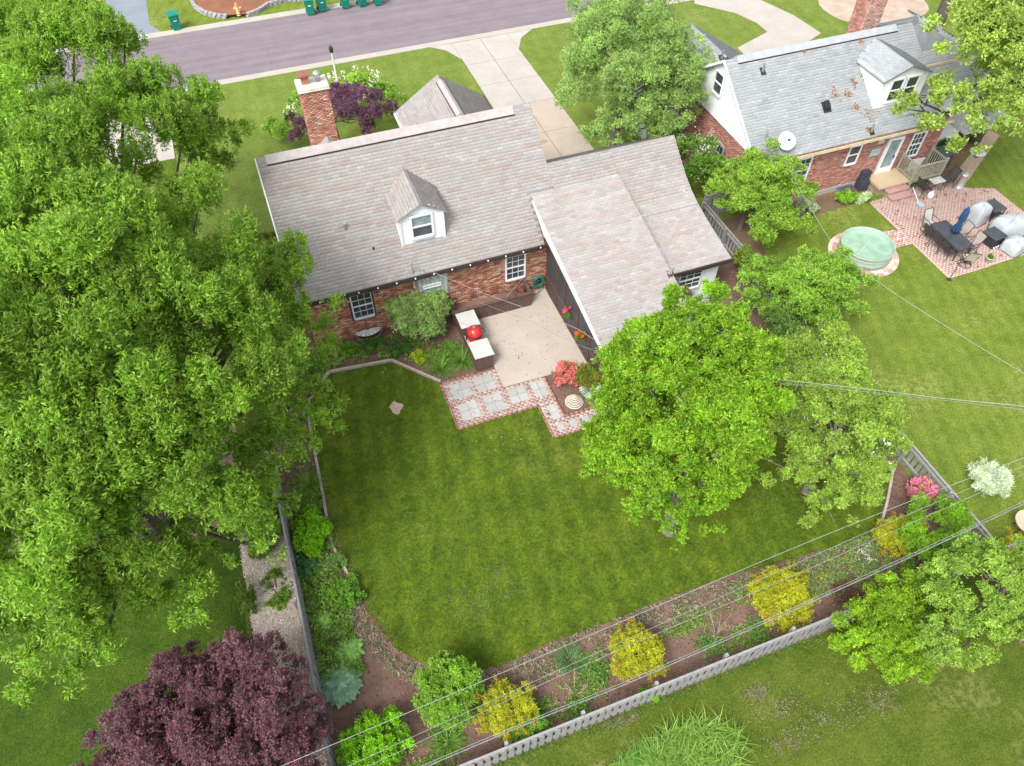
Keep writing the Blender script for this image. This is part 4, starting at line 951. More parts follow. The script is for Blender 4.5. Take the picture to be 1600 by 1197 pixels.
# folded umbrella leaning out of the table
um = thing('patio_umbrella', 'folded navy blue patio umbrella standing through the dining table', 'umbrella', loc=(mid[0]+.12, mid[1]+.05, .035))
b = MB(); b.tube([(0, 0, 0), (0, 0, 2.25)], .02, 8); b.build('pole', IRON, um)
NAVY = M('navy_canvas', (.022, .065, .16), .85, .25, 8)
b = MB()
rr_ = random.Random(4)
for k in range(8):
    a = k*math.pi/4; q = [(0, 0, 2.28), (.09*math.cos(a), .09*math.sin(a), 2.05), (.11*math.cos(a), .11*math.sin(a), 1.6), (.07*math.cos(a), .07*math.sin(a), 1.35), (.16*math.cos(a), .16*math.sin(a), 1.0), (.17*math.cos(a+.2), .17*math.sin(a+.2), .86)]
    b.tube(q, [.015, .05, .065, .045, .07, .03], 6)
b.build('canopy', NAVY, um, True)
b = MB(); b.lathe([(.12, 0), (.125, .03), (.12, .06)], (0, 0, 1.33), 12); b.build('tie_strap', NAVY, um)
# covered grill, covered pieces, side tables, fire table
COVER = M('grey_vinyl_cover', (.38, .41, .43), .55, .1, 1.5, bmp=.3)
def covered(name, label, cat, x, y, w, d, h, rz, seed, top=.8, skirt=.06):
    """draped cover: loft of uneven rounded rings"""
    rg = random.Random(seed); t = thing(name, label, cat, None, (x, y, .035), rz); b = MB(); n = 28; vs = []; fs = []
    ph = rg.random()*6
    levels = [(1.04, 0.0), (1.02, h*.3), (1.0, h*.65), (.90, h*.86), (top*.85, h*.96), (top*.45, h), (.02, h*1.01)]
    for li, (s, z) in enumerate(levels):
        for k in range(n):
            a = 2*math.pi*k/n; ca, sa = math.cos(a), math.sin(a); e = .35
            xx = math.copysign(abs(ca)**e, ca)*w/2*s; yy = math.copysign(abs(sa)**e, sa)*d/2*s
            f = 1+.045*math.sin(7*a+ph+z*4)*(1 if li < 4 else .4)+(.03*math.sin(13*a+ph*2-z*3))*(li < 4)
            vs.append((xx*f, yy*f, z+(.02*math.sin(5*a+ph) if li > 2 else 0)))
    for i in range(len(levels)-1):
        for k in range(n): fs.append((i*n+k, i*n+(k+1) % n, (i+1)*n+(k+1) % n, (i+1)*n+k))
    fs.append(tuple(range(6*n, 7*n))); b.add(vs, fs); o = b.build('cover', COVER, t, True)
    b = MB(); b.tube([(x_*1.045, y_*1.045, .02) for x_, y_, z_ in vs[:n]]+[(vs[0][0]*1.045, vs[0][1]*1.045, .02)], .014, 5); b.build('hem', M('dark_hem', (.06, .05, .05), .7), t)
    return t
def PZt(px, py, z): g = G(px, py, z); return g[0], g[1]
x, y = PZt(1530, 332, .6); t = covered('covered_grill', 'tall grill under a pale grey vinyl cover beside the folded umbrella', 'grill', x, y, .85, .75, 1.1, .15, 1, .75)
b = MB(); b.tube([(-.12, -.42, .62), (0, -.46, .6), (.12, -.42, .62)], .014, 6); b.build('handle', BLACKM, t)
x, y = PZt(1578, 352, .45); covered('covered_sofa', 'largest pale grey vinyl cover draped over outdoor furniture at the right edge', 'furniture cover', x, y, 1.5, 1.0, .85, -.1, 2, .85)
x, y = PZt(1586, 383, .3); covered('covered_chair', 'low pale grey vinyl cover nearest the lower patio edge', 'furniture cover', x, y, 1.0, .85, .62, .2, 3, .7)
def box_table(name, label, cat, px, py, z, w, d, rz=0, low=False):
    g = G(px, py, z); t = thing(name, label, cat, None, (g[0], g[1], .035), rz)
    b = MB(); b.box(-w/2, w/2, -d/2, d/2, z-.04, z); b.build('tabletop', MATS['slate_tabletop'], t)
    for sx in (-1, 1):
        for sy in (-1, 1): b = MB(); b.box(sx*(w/2-.05)-.02, sx*(w/2-.05)+.02, sy*(d/2-.05)-.02, sy*(d/2-.05)+.02, 0, z-.04); b.build('leg', BLACKM, t)
    return t
t = box_table('side_table', 'square black side table behind the covered grill', 'side table', 1554, 322, .62, .8, .85, .06)
b = MB(); b.box(-.36, .36, -.38, .38, .25, .28); b.build('shelf', BLACKM, t)
g = G(1551, 364, .5); t = thing('fire_table', 'square black fire pit table with a row of small white lights on its skirt', 'fire pit', None, (g[0]+.05, g[1]-.1, .035), .12)
b = MB(); b.prism([(-.42, -.42, 0), (.42, -.42, 0), (.42, .42, 0), (-.42, .42, 0)], (0, 0, .06)); b.prism([(-.36, -.36, .06), (.36, -.36, .06), (.36, .36, .06), (-.36, .36, .06)], (0, 0, .40)); b.build('base', M('black_lattice', (.035, .035, .038), .6), t)
b = MB(); b.box(-.40, .40, -.40, .40, .46, .5); b.build('tabletop', MATS['slate_tabletop'], t)
for i in range(6):
    b = MB(); b.lathe([(.01, 0), (.032, .02), (.032, .05), (.01, .07)], (-.36+i*.144, -.47, .06), 8); b.build('light_bulb', WHITE, t, True)
# potted plant near the corner
def pot_plant(label, x, y, r, h, col, lcol, seed, z=.035):
    t = thing('potted_plant', label, 'potted plant', None, (x, y, z))
    b = MB(); b.lathe([(r*.7, 0), (r, h), (r*1.08, h), (r*1.08, h+.03), (r*.9, h+.03), (r*.85, h-.03), (.01, h-.03)], (0, 0, 0), 16); b.build('pot', col, t, True)
    crown(t, [(0, 0, h+.1, r*.9, r*.9, .12)], 90, .09, .04, lcol, seed, k=4, lobes=8, name='foliage'); return t
x, y = PZt(1545, 406, .15); pot_plant('small green plant in a round white pot near the lower patio edge', x, y, .17, .25, M('white_pot', (.6, .6, .58), .5), [(.10, .22, .03), (.18, .30, .06)], 5)
# bistro set behind the railing
x, y = 31.35, 22.55
t = thing('bistro_table', 'small pale topped table by the stoop railing', 'table', loc=(x, y, .035))
b = MB(); b.box(-.36, .36, -.22, .22, .62, .66); b.build('tabletop', M('pale_tabletop', (.52, .50, .46), .6), t)
for sx in (-1, 1):
    for sy in (-1, 1): b = MB(); b.tube([(sx*.3, sy*.18, .62), (sx*.33, sy*.2, 0)], .014, 6); b.build('leg', IRON, t)
sling_chair('black metal chair left of the small pale table by the stoop railing', x-.72, y-.02, math.pi/2, group='black chairs at the small table')
sling_chair('black metal chair right of the small pale table by the stoop railing', x+.82, y+.1, -math.pi/2, group='black chairs at the small table')
x, y = PZt(1454, 305, .15); t = thing('plastic_jug', 'white plastic jug standing on the pink patio below the small table', 'jug', loc=(x, y, .035))
b = MB(); b.lathe([(.13, 0), (.15, .03), (.15, .2), (.12, .27), (.045, .31), (.045, .35)], (0, 0, 0), 16); b.build('body', WHITE, t, True)
b = MB(); b.tube([(.05, 0, .3), (.12, 0, .33), (.15, 0, .24)], .018, 6); b.build('handle', WHITE, t, True)
g0 = G(1437, 320); t = thing('snow_shovel', 'blue gripped shovel with pale blade lying against the bistro chair', 'shovel', loc=(g0[0], g0[1], .04))
b = MB(); b.prism([(-.16, -.2, .0), (.16, -.2, .0), (.17, .16, .03), (-.17, .16, .03)], (0, 0, .02)); b.build('blade', M('pale_blue_plastic', (.42, .48, .58), .5), t)
b = MB(); b.tube([(0, .14, .03), (-.12, .75, .55)], .018, 6); b.build('handle', WHITE, t)
b = MB(); b.tube([(-.22, .76, .56), (-.02, .76, .56)], .03, 8); b.build('grip', NAVY, t)
# patio heater
g0 = G(1497, 293); t = thing('patio_heater', 'steel mushroom patio heater with round reflector at the patio corner', 'patio heater', loc=(g0[0], g0[1], .03))
SS = M('brushed_steel', (.55, .55, .55), .35, .06, metal=.6)
b = MB(); b.lathe([(.24, 0), (.24, .05), (.2, .06), (.17, .08), (.17, .72), (.2, .76), (.2, .80), (.05, .84)], (0, 0, 0), 20); b.build('base', SS, t, True)
b = MB(); b.tube([(0, 0, .8), (0, 0, 1.85)], .028, 8); b.build('pole', SS, t)
b = MB(); b.lathe([(.09, 1.8), (.10, 2.05), (.07, 2.08)], (0, 0, 0), 14); b.build('burner', M('burner_mesh', (.2, .2, .2), .5, metal=.5), t)
b = MB(); b.lathe([(.40, 2.10), (.39, 2.12), (.2, 2.17), (.02, 2.2)], (0, 0, 0), 24); b.build('reflector', SS, t, True)
# garden pole with string at the corner of the patio
g0 = G(1483, 437); t = thing('string_light_pole', 'thin black pole standing at the lower left corner of the pink patio', 'pole', loc=(g0[0], g0[1], 0))
b = MB(); b.tube([(0, 0, -.05), (0.02, 0, 2.6)], .016, 6); b.build('pole', BLACKM, t)
b = MB(); b.lathe([(.12, 0), (.1, .03), (.03, .05)], (0, 0, 0), 12); b.build('base', BLACKM, t)
# bin and storage by the side of the house
g0 = G(1455, 258); t = thing('storage_bin', 'dark slate grey lidded storage bin at the corner of the neighbouring house', 'bin', loc=(g0[0]+.25, g0[1]-.2, 0), rz=.1)
b = MB(); b.prism([(-.38, -.33, 0), (.38, -.33, 0), (.38, .33, 0), (-.38, .33, 0)], (0, 0, .85)); b.build('body', M('slate_plastic', (.045, .055, .07), .6), t)
b = MB(); b.prism([(-.42, -.38, .85), (.42, -.38, .85), (.42, .37, .93), (-.42, .37, .93)], (0, 0, .06)); b.build('lid', M('slate_lid', (.075, .09, .105), .5), t)
t = thing('garden_statue', 'small pale statue among the shrubs beside the side path', 'statue', loc=(*G(1482, 222)[:2], 0))
b = MB(); b.lathe([(.14, 0), (.14, .1), (.07, .14), (.1, .3), (.13, .5), (.06, .6)], (0, 0, 0), 12); b.build('body', M('pale_stone', (.5, .49, .46), .8), t, True)
b = MB(); b.lathe([(.02, .58), (.075, .64), (.07, .72), (.02, .77)], (0, 0, 0), 10); b.build('head', MATS['pale_stone'], t, True)

# ------------------------------------------------------------------ board fences: rails, posts and every picket
def fence(name, label, p0, p1, h=1.1, pitch=.235, w=.15, mat=FENCEW, side=1, post_step=2.4, both=True, cap=True):
    p0 = Vector((*p0, 0)); p1 = Vector((*p1, 0)); d = p1-p0; L = d.length; ang = math.atan2(d.y, d.x)
    t = thing(name, label, 'fence', None, tuple(p0), ang)
    protos = []
    for q in range(4):
        b = MB(); hh = h+rnd.uniform(-.015, .01); b.prism([(-w/2, 0, .03), (w/2, 0, .03), (w/2+rnd.uniform(-.004, .004), 0, hh-.03), (w/2-.03, 0, hh), (-w/2+.03, 0, hh), (-w/2, 0, hh-.03)], (0, .018, 0)); protos.append(b.build('picket', mat, t))
    n = int(L/pitch); i = 0
    for sidey, off in ((-.055, 0), (.04, pitch/2)) if both else ((-.055*side, 0),):
        for k in range(n):
            x = (k+.5)*pitch+off
            if x > L: continue
            if i < 4: o = protos[i]
            else: o = protos[rnd.randrange(4)].copy(); COL.objects.link(o)
            i += 1
            o.location = (x, sidey+rnd.uniform(-.004, .004), rnd.uniform(-.015, .015)); o.rotation_euler = (rnd.uniform(-.012, .012), rnd.uniform(-.015, .015), 0)
    m = math.ceil(L/post_step)
    for z in (.2, h-.22):
        for k in range(m):
            b = MB(); b.box(L*k/m+.005, L*(k+1)/m-.005, -.034, .036, z, z+.085); b.build('rail', mat, t)
    if cap:
        for k in range(m): b = MB(); b.box(L*k/m+.003, L*(k+1)/m-.003, -.036, .036, h+.003, h+.05); b.build('cap_rail', mat, t)
    for k in range(m+1):
        b = MB(); x = min(max(L*k/m, .05), L-.05); b.box(x-.05, x+.05, .06, .155, -.05, h+.10); b.build('post', mat, t)
    return t
f1 = fence('board_fence', 'long weathered grey board fence along the back of the garden bed', (-3.0, 5.0), (20.6, 5.05), both=False)
f2 = fence('board_fence', 'weathered board fence between the back lawn and the right neighbour lawn', (19.15, 5.2), (19.0, 24.6), both=False)
f3 = fence('board_fence', 'grey board fence seen edge on beside the tan gravel strip', (-3.05, 5.2), (-3.02, 17.5), h=1.1)
f4 = fence('board_fence', 'short dark slatted fence running to the neighbouring house under the light green tree', (19.15, 24.75), (21.1, 24.8), h=1.3, pitch=.2)
# ------------------------------------------------------------------ things on the patio
t = thing('raised_planter', 'empty reddish brown timber planter box along the rear brick wall', 'planter box')
px0, px1, py0, py1, ph = 5.42, 9.0, 21.98, 22.78, .8
for j in range(5):
    z0 = .05+j*.15
    for (xa, xb, ya, yb) in ((px0, px1, py0, py0+.04), (px0, px0+.04, py0+.045, py1), (px1-.04, px1, py0+.045, py1)):
        b = MB(); b.box(xa, xb, ya, yb, z0, z0+.143); b.build('plank', BROWN, t)
for (xa, xb, ya, yb) in ((px0-.05, px1+.05, py0-.05, py0+.09), (px0-.05, px0+.09, py0+.095, py1), (px1-.09, px1+.05, py0+.095, py1)):
    b = MB(); b.box(xa, xb, ya, yb, ph+.002, ph+.05); b.build('cap_board', BROWN, t)
b = MB(); b.box(px0+.04, px1-.04, py0+.045, py1, .05, .42); b.build('soil', MULCH, t)
t = thing('rusty_pot', 'rusty brown ribbed pot standing inside the right end of the timber planter', 'pot', loc=(8.62, 22.4, .42))
b = MB(); b.lathe([(.14, 0), (.2, .06), (.2, .10), (.23, .13), (.22, .2), (.24, .24), (.2, .30), (.17, .30), (.15, .1)], (0, 0, 0), 18); b.build('pot', M('rust', (.14, .05, .035), .8, .3, 8), t, True)
t = thing('trellis_rod', 'thin grey rod leaning across the right end of the timber planter', 'rod', loc=(7.9, 22.1, .85))
b = MB(); b.tube([(0, 0, 0), (.9, .35, .55)], .012, 5); b.build('rod', METAL, t)
t = thing('outdoor_counter', 'brown plank outdoor counter with two pale stone tops either side of the grill', 'counter')
cx0, cx1 = 5.50, 6.27
for j in range(6):
    z0 = .05+j*.135
    for (xa, xb, ya, yb) in ((cx0+.02, cx1-.02, 19.20, 19.23), (cx1-.05, cx1-.02, 19.235, 21.9), (cx0+.02, cx0+.05, 19.235, 21.9)):
        if z0 > .42 and ya > 19.22:
            for a_, c_ in ((19.235, 20.08), (20.92, 21.9)): b = MB(); b.box(xa, xb, a_, c_, z0, z0+.128); b.build('plank', BROWN, t)
        else: b = MB(); b.box(xa, xb, ya, yb, z0, z0+.128); b.build('plank', BROWN, t)
for ya, yb in ((20.07, 20.10), (20.90, 20.93)): b = MB(); b.box(cx0+.05, cx1-.05, ya, yb, .3, .86); b.build('side_panel', BROWN, t)
b = MB(); b.box(cx0+.05, cx1-.05, 20.1, 20.9, .40, .44); b.build('shelf', SLAB, t)
STONE = M('pale_stone_top', (.50, .49, .46), .6, .06, 5)
for ya, yb in ((19.13, 20.08), (20.92, 21.82)): b = MB(); b.box(cx0-.03, cx1+.03, ya, yb, .865, .90); b.build('stone_top', STONE, t)
RED = M('red_enamel', (.50, .022, .02), .22, .06, 4, spec=.6, bmp=0)
t = thing('kamado_grill', 'glossy red egg shaped ceramic grill set into the outdoor counter', 'grill', loc=(5.9, 20.5, .44))
b = MB(); b.lathe([(.16, 0), (.25, .08), (.31, .22), (.33, .38), (.325, .43)], (0, 0, 0), 32); b.build('base', RED, t, True)
b = MB(); b.lathe([(.328, .432), (.338, .44), (.338, .475), (.325, .48)], (0, 0, 0), 32); b.build('band', BLACKM, t, True)
b = MB(); b.lathe([(.325, .482), (.335, .52), (.32, .60), (.27, .69), (.19, .76), (.10, .80), (.07, .805)], (0, 0, 0), 32); b.build('lid', RED, t, True)
b = MB(); b.lathe([(.07, .80), (.075, .83), (.08, .86), (.05, .885)], (0, 0, 0), 18); b.build('vent_cap', M('grey_vent', (.16, .17, .2), .4), t, True)
b = MB(); b.tube([(.33, -.1, .5), (.42, -.1, .53), (.42, .1, .53), (.33, .1, .5)], .018, 8); b.build('handle', BLACKM, t)
b = MB(); b.box(-.40, -.31, -.1, .1, .40, .50); b.tube([(-.38, -.1, .3), (-.40, -.12, .5)], .025, 6); b.build('hinge', BLACKM, t)
# hose reel
t = thing('garden_hose', 'coiled teal green garden hose hanging on the brick wall near the porch', 'hose', loc=(9.62, 22.72, .72))
HOSE = M('green_hose', (.03, .19, .13), .45, .12, 10)
for k, (r, yy) in enumerate(((.20, 0), (.235, -.035), (.27, 0), (.25, -.075), (.215, -.09), (.285, -.05))):
    b = MB(); b.tube([(r*math.cos(a), yy+.01*math.sin(3*a+k), r*1.15*math.sin(a)-.02*k*.4) for a in np.linspace(0, 2*math.pi, 28)], .017, 6); b.build('coil', HOSE, t, True)
b = MB(); b.tube([(.2, -.03, -.2), (.1, -.1, -.5), (-.1, -.2, -.62), (-.3, -.15, -.64)], .016, 6); b.build('loose_end', HOSE, t, True)
b = MB(); b.lathe([(.09, 0), (.1, .1), (.05, .12)], (0, 0, 0), 12); o = b.build('hanger', BLACKM, t, True); o.rotation_euler[0] = math.pi/2
# coiled stripy garden ornament
g0 = G(897, 629); t = thing('spiral_ornament', 'striped cream and brown coiled beehive ornament on the mulch by the brick walk', 'ornament', loc=(g0[0], g0[1], .02))
CREAM = M('cream_coil', (.50, .45, .36), .8, .1)
DBR = M('dark_brown_coil', (.10, .07, .055), .85)
for i, (r, z) in enumerate(((.34, .03), (.285, .10), (.225, .17), (.165, .24), (.105, .31), (.05, .37))):
    b = MB(); b.tube([(r*math.cos(a), r*math.sin(a), z) for a in np.linspace(0, 2*math.pi, 30)], .036, 8); b.build('coil', CREAM, t, True)
b = MB(); b.lathe([(.31, 0), (.27, .08), (.21, .15), (.15, .22), (.09, .29), (.02, .34)], (0, 0, 0), 28); b.build('core', DBR, t, True)
# hanging baskets
def basket(label, x, y, z, cols, seed):
    t = thing('hanging_basket', label, 'hanging basket', 'flower baskets hung on the porch screen', (x, y, z))
    b = MB(); b.lathe([(.02, -.14), (.1, -.1), (.15, 0)], (0, 0, 0), 14); b.build('basket', BLACKM, t, True)
    b = MB(); b.tube([(.06, 0, .5), (.1, 0, .52)], .01, 5)
    for k in range(3): a = k*2.1; b.tube([(.14*math.cos(a), .14*math.sin(a), 0), (0.03, 0, .5)], .005, 4)
    b.build('chain', BLACKM, t)
    crown(t, [(0, 0, .04, .2, .2, .15)], 130, .08, .045, [(.08, .17, .02), (.14, .24, .03)], seed, k=4, lobes=10, name='foliage')
    crown(t, [(0, 0, .09, .17, .17, .13)], 45, .06, .06, cols, seed+1, k=4, lobes=6, name='flowers', mat=PETAL)
basket('hanging basket of magenta pink flowers on the porch screen', 9.83, 20.02, 1.22, [(.62, .04, .14), (.7, .1, .25)], 31)
basket('hanging basket of orange and red flowers on the porch screen', 9.83, 18.55, 1.2, [(.75, .16, .03), (.65, .06, .02)], 33)
# blue bird feeder by the maple trunk
g0 = G(1040, 772, 1.9); t = thing('bird_feeder', 'small bright blue feeder hanging beside the trunk of the bright green maple', 'bird feeder', loc=tuple(g0))
b = MB(); b.box(-.09, .09, -.09, .09, -.12, .08); b.build('box', M('blue_paint', (.02, .11, .55), .4), t)
b = MB(); b.prism([(-.15, -.15, .08), (.15, -.15, .08), (0, -.15, .2)], (0, .3, 0)); b.build('roof', MATS['blue_paint'], t)
b = MB(); b.tube([(0, 0, .2), (.02, 0, 1.3)], .006, 4); b.build('cord', BLACKM, t)
# things past the right corner of the back fence
g0 = G(1553, 868, .3); t = thing('log_stack', 'small stack of orange brown timber behind the fence corner', 'timber stack', loc=(g0[0], g0[1], 0), rz=.5)
for k in range(7): b = MB(); b.box(-.5, .5, -.22+.11*(k % 4), -.12+.11*(k % 4), .02+.11*(k//4), .12+.11*(k//4)); b.build('timber', M('orange_timber', (.42, .15, .045), .8, .2), t)
g0 = G(1600, 822, .6); t = thing('round_table', 'tan round topped table cut by the right edge behind the gold shrub', 'table', loc=(g0[0]+.25, g0[1], 0))
b = MB(); b.lathe([(.5, .66), (.5, .70), (.01, .70)], (0, 0, 0), 28); b.build('tabletop', M('tan_top', (.55, .40, .29), .6), t)
for k in range(4): b = MB(); a = k*math.pi/2; b.tube([(.1*math.cos(a), .1*math.sin(a), .66), (.35*math.cos(a), .35*math.sin(a), 0)], .025, 6); b.build('leg', BROWN2, t)

# ------------------------------------------------------------------ across the street
TEAL = M('teal_bin_plastic', (.008, .20, .135), .45, .08)
def bin_(label, px, py, rz=0, lean=0):
    g = G(px, py); t = thing('wheelie_bin', label, 'trash bin', 'teal wheeled bins put out along the far kerb', (g[0], g[1], .04), rz)
    b = MB(); vs = [(-.24, -.27, .04), (.24, -.27, .04), (.24, .27, .04), (-.24, .27, .04), (-.31, -.36, 1.0), (.31, -.36, 1.0), (.31, .36, 1.0), (-.31, .36, 1.0)]
    b.add(vs, [(0, 3, 2, 1), (4, 5, 6, 7), (0, 1, 5, 4), (1, 2, 6, 5), (2, 3, 7, 6), (3, 0, 4, 7)]); b.build('body', TEAL, t)
    b = MB(); b.prism([(-.34, -.40, 1.0), (-.34, .38, 1.0), (-.34, .38, 1.06), (-.34, 0, 1.12), (-.34, -.36, 1.06)], (.68, 0, 0)); b.build('lid', TEAL, t)
    for s in (-1, 1): b = MB(); b.lathe([(.02, -.03), (.11, -.03), (.11, .03), (.02, .03)], (0, 0, 0), 14); o = b.build('wheel', BLACKM, t); o.location = (s*.27, .28, .1); o.rotation_euler[1] = math.pi/2
    b = MB(); b.tube([(-.25, .40, 1.0), (.25, .40, 1.0)], .018, 6); b.build('handle', BLACKM, t)
    b = MB(); b.box(-.10, .10, -.335, -.325, .62, .67); o = b.build('sticker', WHITE, t)
bin_('teal wheeled bin standing alone on the grass beside the blue grey driveway', 277, 46, .2)
bin_('leftmost teal wheeled bin of the row on the far kerb', 486, 22, -.1)
bin_('second teal wheeled bin from the left in the row on the far kerb', 504, 17, .1)
bin_('middle teal wheeled bin of the five in the row on the far kerb', 540, 12, 0)
bin_('teal wheeled bin second from the right in the far kerb row', 566, 9, .15)
bin_('rightmost teal wheeled bin of the row on the far kerb', 591, 7, -.1)
# retaining wall bed: each block a piece
curve = [G(*p) for p in ((300, -6), (300, 4), (306, 14), (320, 23), (340, 28), (356, 29))]; curve2 = [G(*p) for p in ((387, 27), (405, 20), (420, 10), (450, 2), (480, 1))]
sheet('front_mulch', [tuple(q[:2]) for q in curve]+[tuple(q[:2]) for q in curve2]+[tuple(G(480, -20)[:2]), tuple(G(310, -20)[:2])], MULCHF, .22)
rw = thing('retaining_wall', 'low curved retaining wall of grey blocks holding the brown mulch bed', 'retaining wall')
BLOCK = M('grey_wall_block', (.33, .32, .33), .95, .2, 6)
bb = MB(); bb.box(-.14, .14, -.1, .1, 0, .14); blo = bb.build('block', BLOCK, rw); first = True
for cv in (curve, curve2):
    for j in range(2):
        for a, c in zip(cv[:-1], cv[1:]):
            d = c-a; L = np.linalg.norm(d[:2]); n = max(1, int(L/.29))
            for k in range(n):
                p = a+d*((k+.5*(1+j*.6)-.2)/n)
                if first: o = blo; first = False
                else: o = blo.copy(); COL.objects.link(o)
                o.location = (p[0], p[1], j*.143); o.rotation_euler[2] = math.atan2(d[1], d[0])+rnd.uniform(-.04, .04)
g0 = G(374, 26); t = thing('fire_hydrant', 'pale yellow fire hydrant with reddish cap in the gap of the retaining wall', 'fire hydrant', loc=(g0[0], g0[1], .1))
YEL = M('hydrant_yellow', (.72, .48, .22), .6, .08)
b = MB(); b.lathe([(.17, 0), (.17, .04), (.11, .06), (.11, .55), (.14, .57), (.14, .62)], (0, 0, 0), 16); b.build('barrel', YEL, t, True)
b = MB(); b.lathe([(.14, .62), (.12, .72), (.05, .78), (.05, .83)], (0, 0, 0), 16); b.build('bonnet', M('hydrant_red', (.60, .20, .13), .6), t, True)
b = MB(); b.tube([(-.24, 0, .47), (.24, 0, .47)], .06, 10); b.tube([(0, 0, .42), (0, -.2, .42)], .075, 10); b.build('nozzle', YEL, t)
# street lamp post in the front bed
g0 = G(527, 128); t = thing('lamp_post', 'white garden lamp post with black lantern standing beyond the brick chimney', 'lamp post', loc=(g0[0], g0[1], 0))
b = MB(); b.lathe([(.09, 0), (.07, .1), (.055, .2), (.05, 1.75), (.07, 1.8)], (0, 0, 0), 12); b.build('post', WHITE, t, True)
b = MB(); b.lathe([(.06, 1.8), (.11, 1.86), (.13, 2.1), (.14, 2.12), (.03, 2.24), (.01, 2.3)], (0, 0, 0), 6); b.build('lantern', BLACKM, t)
# small reflector stakes by the drive
g0 = G(880, 252, .0)

# ------------------------------------------------------------------ overhead cables
def cable(label, pts, r, mat, sag=.3, n=24, group=None, name='power_line'):
    a, c = Vector(pts[0]), Vector(pts[-1]); q = []
    if len(pts) == 2:
        for i in range(n+1):
            t_ = i/n; p = a.lerp(c, t_); p.z -= sag*4*t_*(1-t_); q.append(p)
    else:
        # smooth through the points
        P = [Vector(p) for p in pts]
        for i in range(len(P)-1):
            p0 = P[max(i-1, 0)]; p1 = P[i]; p2 = P[i+1]; p3 = P[min(i+2, len(P)-1)]
            for k in range(8):
                t_ = k/8; q.append(.5*((2*p1)+(p2-p0)*t_+(2*p0-5*p1+4*p2-p3)*t_*t_+(3*p1-p0-3*p2+p3)*t_**3))
        q.append(P[-1])
    b = MB(); b.tube(q, r, 5); o = b.build(name, mat); tag(o, label, 'cable', group); return o
WIRE = M('aluminium_wire', (.36, .40, .38), .45, .05, metal=.3)
WIREC = M('grey_service_cable', (.32, .33, .31), .5, .2, 12)
WIREG = M('greenish_wire', (.30, .48, .40), .5, .05)
WIRED = M('grey_cable_sheath', (.20, .20, .21), .6, .25, 9)
zc = 6.7
ext = lambda p0, p1: [tuple(np.array(p0)+(np.array(p0)-np.array(p1))*.35), tuple(np.array(p1)+(np.array(p1)-np.array(p0))*.25)]
def span(px0, py0, px1, py1, z0, z1): return ext(G(px0, py0, z0), G(px1, py1, z1))
cable('uppermost pale power line crossing the back garden', [tuple(G(370, 1225, 6.7)), tuple(G(440, 1197, 6.7)), tuple(G(860, 1019, 6.65)), tuple(G(1200, 873, 6.65)), tuple(G(1420, 784, 6.7)), tuple(G(1600, 715, 6.75)), tuple(G(1800, 640, 6.8))], .006, WIRE)
cable('second power line from the top across the back garden', [tuple(G(400, 1262, 6.4)), tuple(G(560, 1190, 6.4)), tuple(G(900, 1035, 6.3)), tuple(G(1200, 900, 6.3)), tuple(G(1400, 812, 6.4)), tuple(G(1600, 728, 6.45)), tuple(G(1800, 650, 6.5))], .0045, WIRE)
cable('third power line from the top across the back garden', [tuple(G(420, 1262, 6.1)), tuple(G(575, 1197, 6.1)), tuple(G(900, 1045, 6.05)), tuple(G(1220, 908, 6.05)), tuple(G(1400, 828, 6.1)), tuple(G(1600, 740, 6.2)), tuple(G(1800, 655, 6.3))], .0045, WIRE)
cable('thick grey communication cable nearest the back fence', [tuple(G(560, 1245, 4.6)), tuple(G(675, 1194, 4.6)), tuple(G(850, 1120, 4.55)), tuple(G(1010, 1055, 4.5)), tuple(G(1300, 926, 4.5)), tuple(G(1460, 853, 4.55)), tuple(G(1600, 787, 4.6)), tuple(G(1800, 690, 4.7))], .014, WIRED, name='communication_cable')
cable('pale messenger wire carrying the thick communication cable', [tuple(G(560, 1242, 4.66)), tuple(G(675, 1190, 4.66)), tuple(G(850, 1116, 4.62)), tuple(G(1010, 1051, 4.57)), tuple(G(1300, 922, 4.57)), tuple(G(1460, 849, 4.62)), tuple(G(1600, 783, 4.66)), tuple(G(1800, 686, 4.76))], .005, WIRE, name='messenger_wire')
cable('twisted service cable from the neighbouring roof mast over the right lawn', [(21.75, 24.9, 4.35), tuple(G(1289, 363, 4.6)), tuple(G(1355, 427, 4.9)), tuple(G(1450, 492, 5.4)), tuple(G(1600, 583, 6.3)), tuple(G(1750, 660, 7))], .008, WIREC, name='service_cable')
cable('service cable from the brick house mast over the patio to the right', [(4.05, 22.6, 3.6), tuple(G(740, 452, 3.75)), tuple(G(830, 485, 3.9)), tuple(G(900, 513, 4.1)), tuple(G(955, 540, 4.3)), tuple(G(1150, 583, 5.0)), tuple(G(1355, 608, 5.7)), tuple(G(1480, 623, 6.1)), tuple(G(1600, 635, 6.4)), tuple(G(1800, 660, 7))], .008, WIREC, name='service_cable')
cable('thin dark telephone wire sagging from the brick house over the patio', [(4.6, 22.74, 2.75), tuple(G(740, 468, 3.0)), tuple(G(830, 503, 3.2)), tuple(G(880, 528, 3.4)), tuple(G(950, 553, 3.9)), tuple(G(1150, 590, 4.7)), tuple(G(1355, 612, 5.4)), tuple(G(1600, 640, 6.1)), tuple(G(1800, 666, 7))], .007, WIRED, name='telephone_wire')

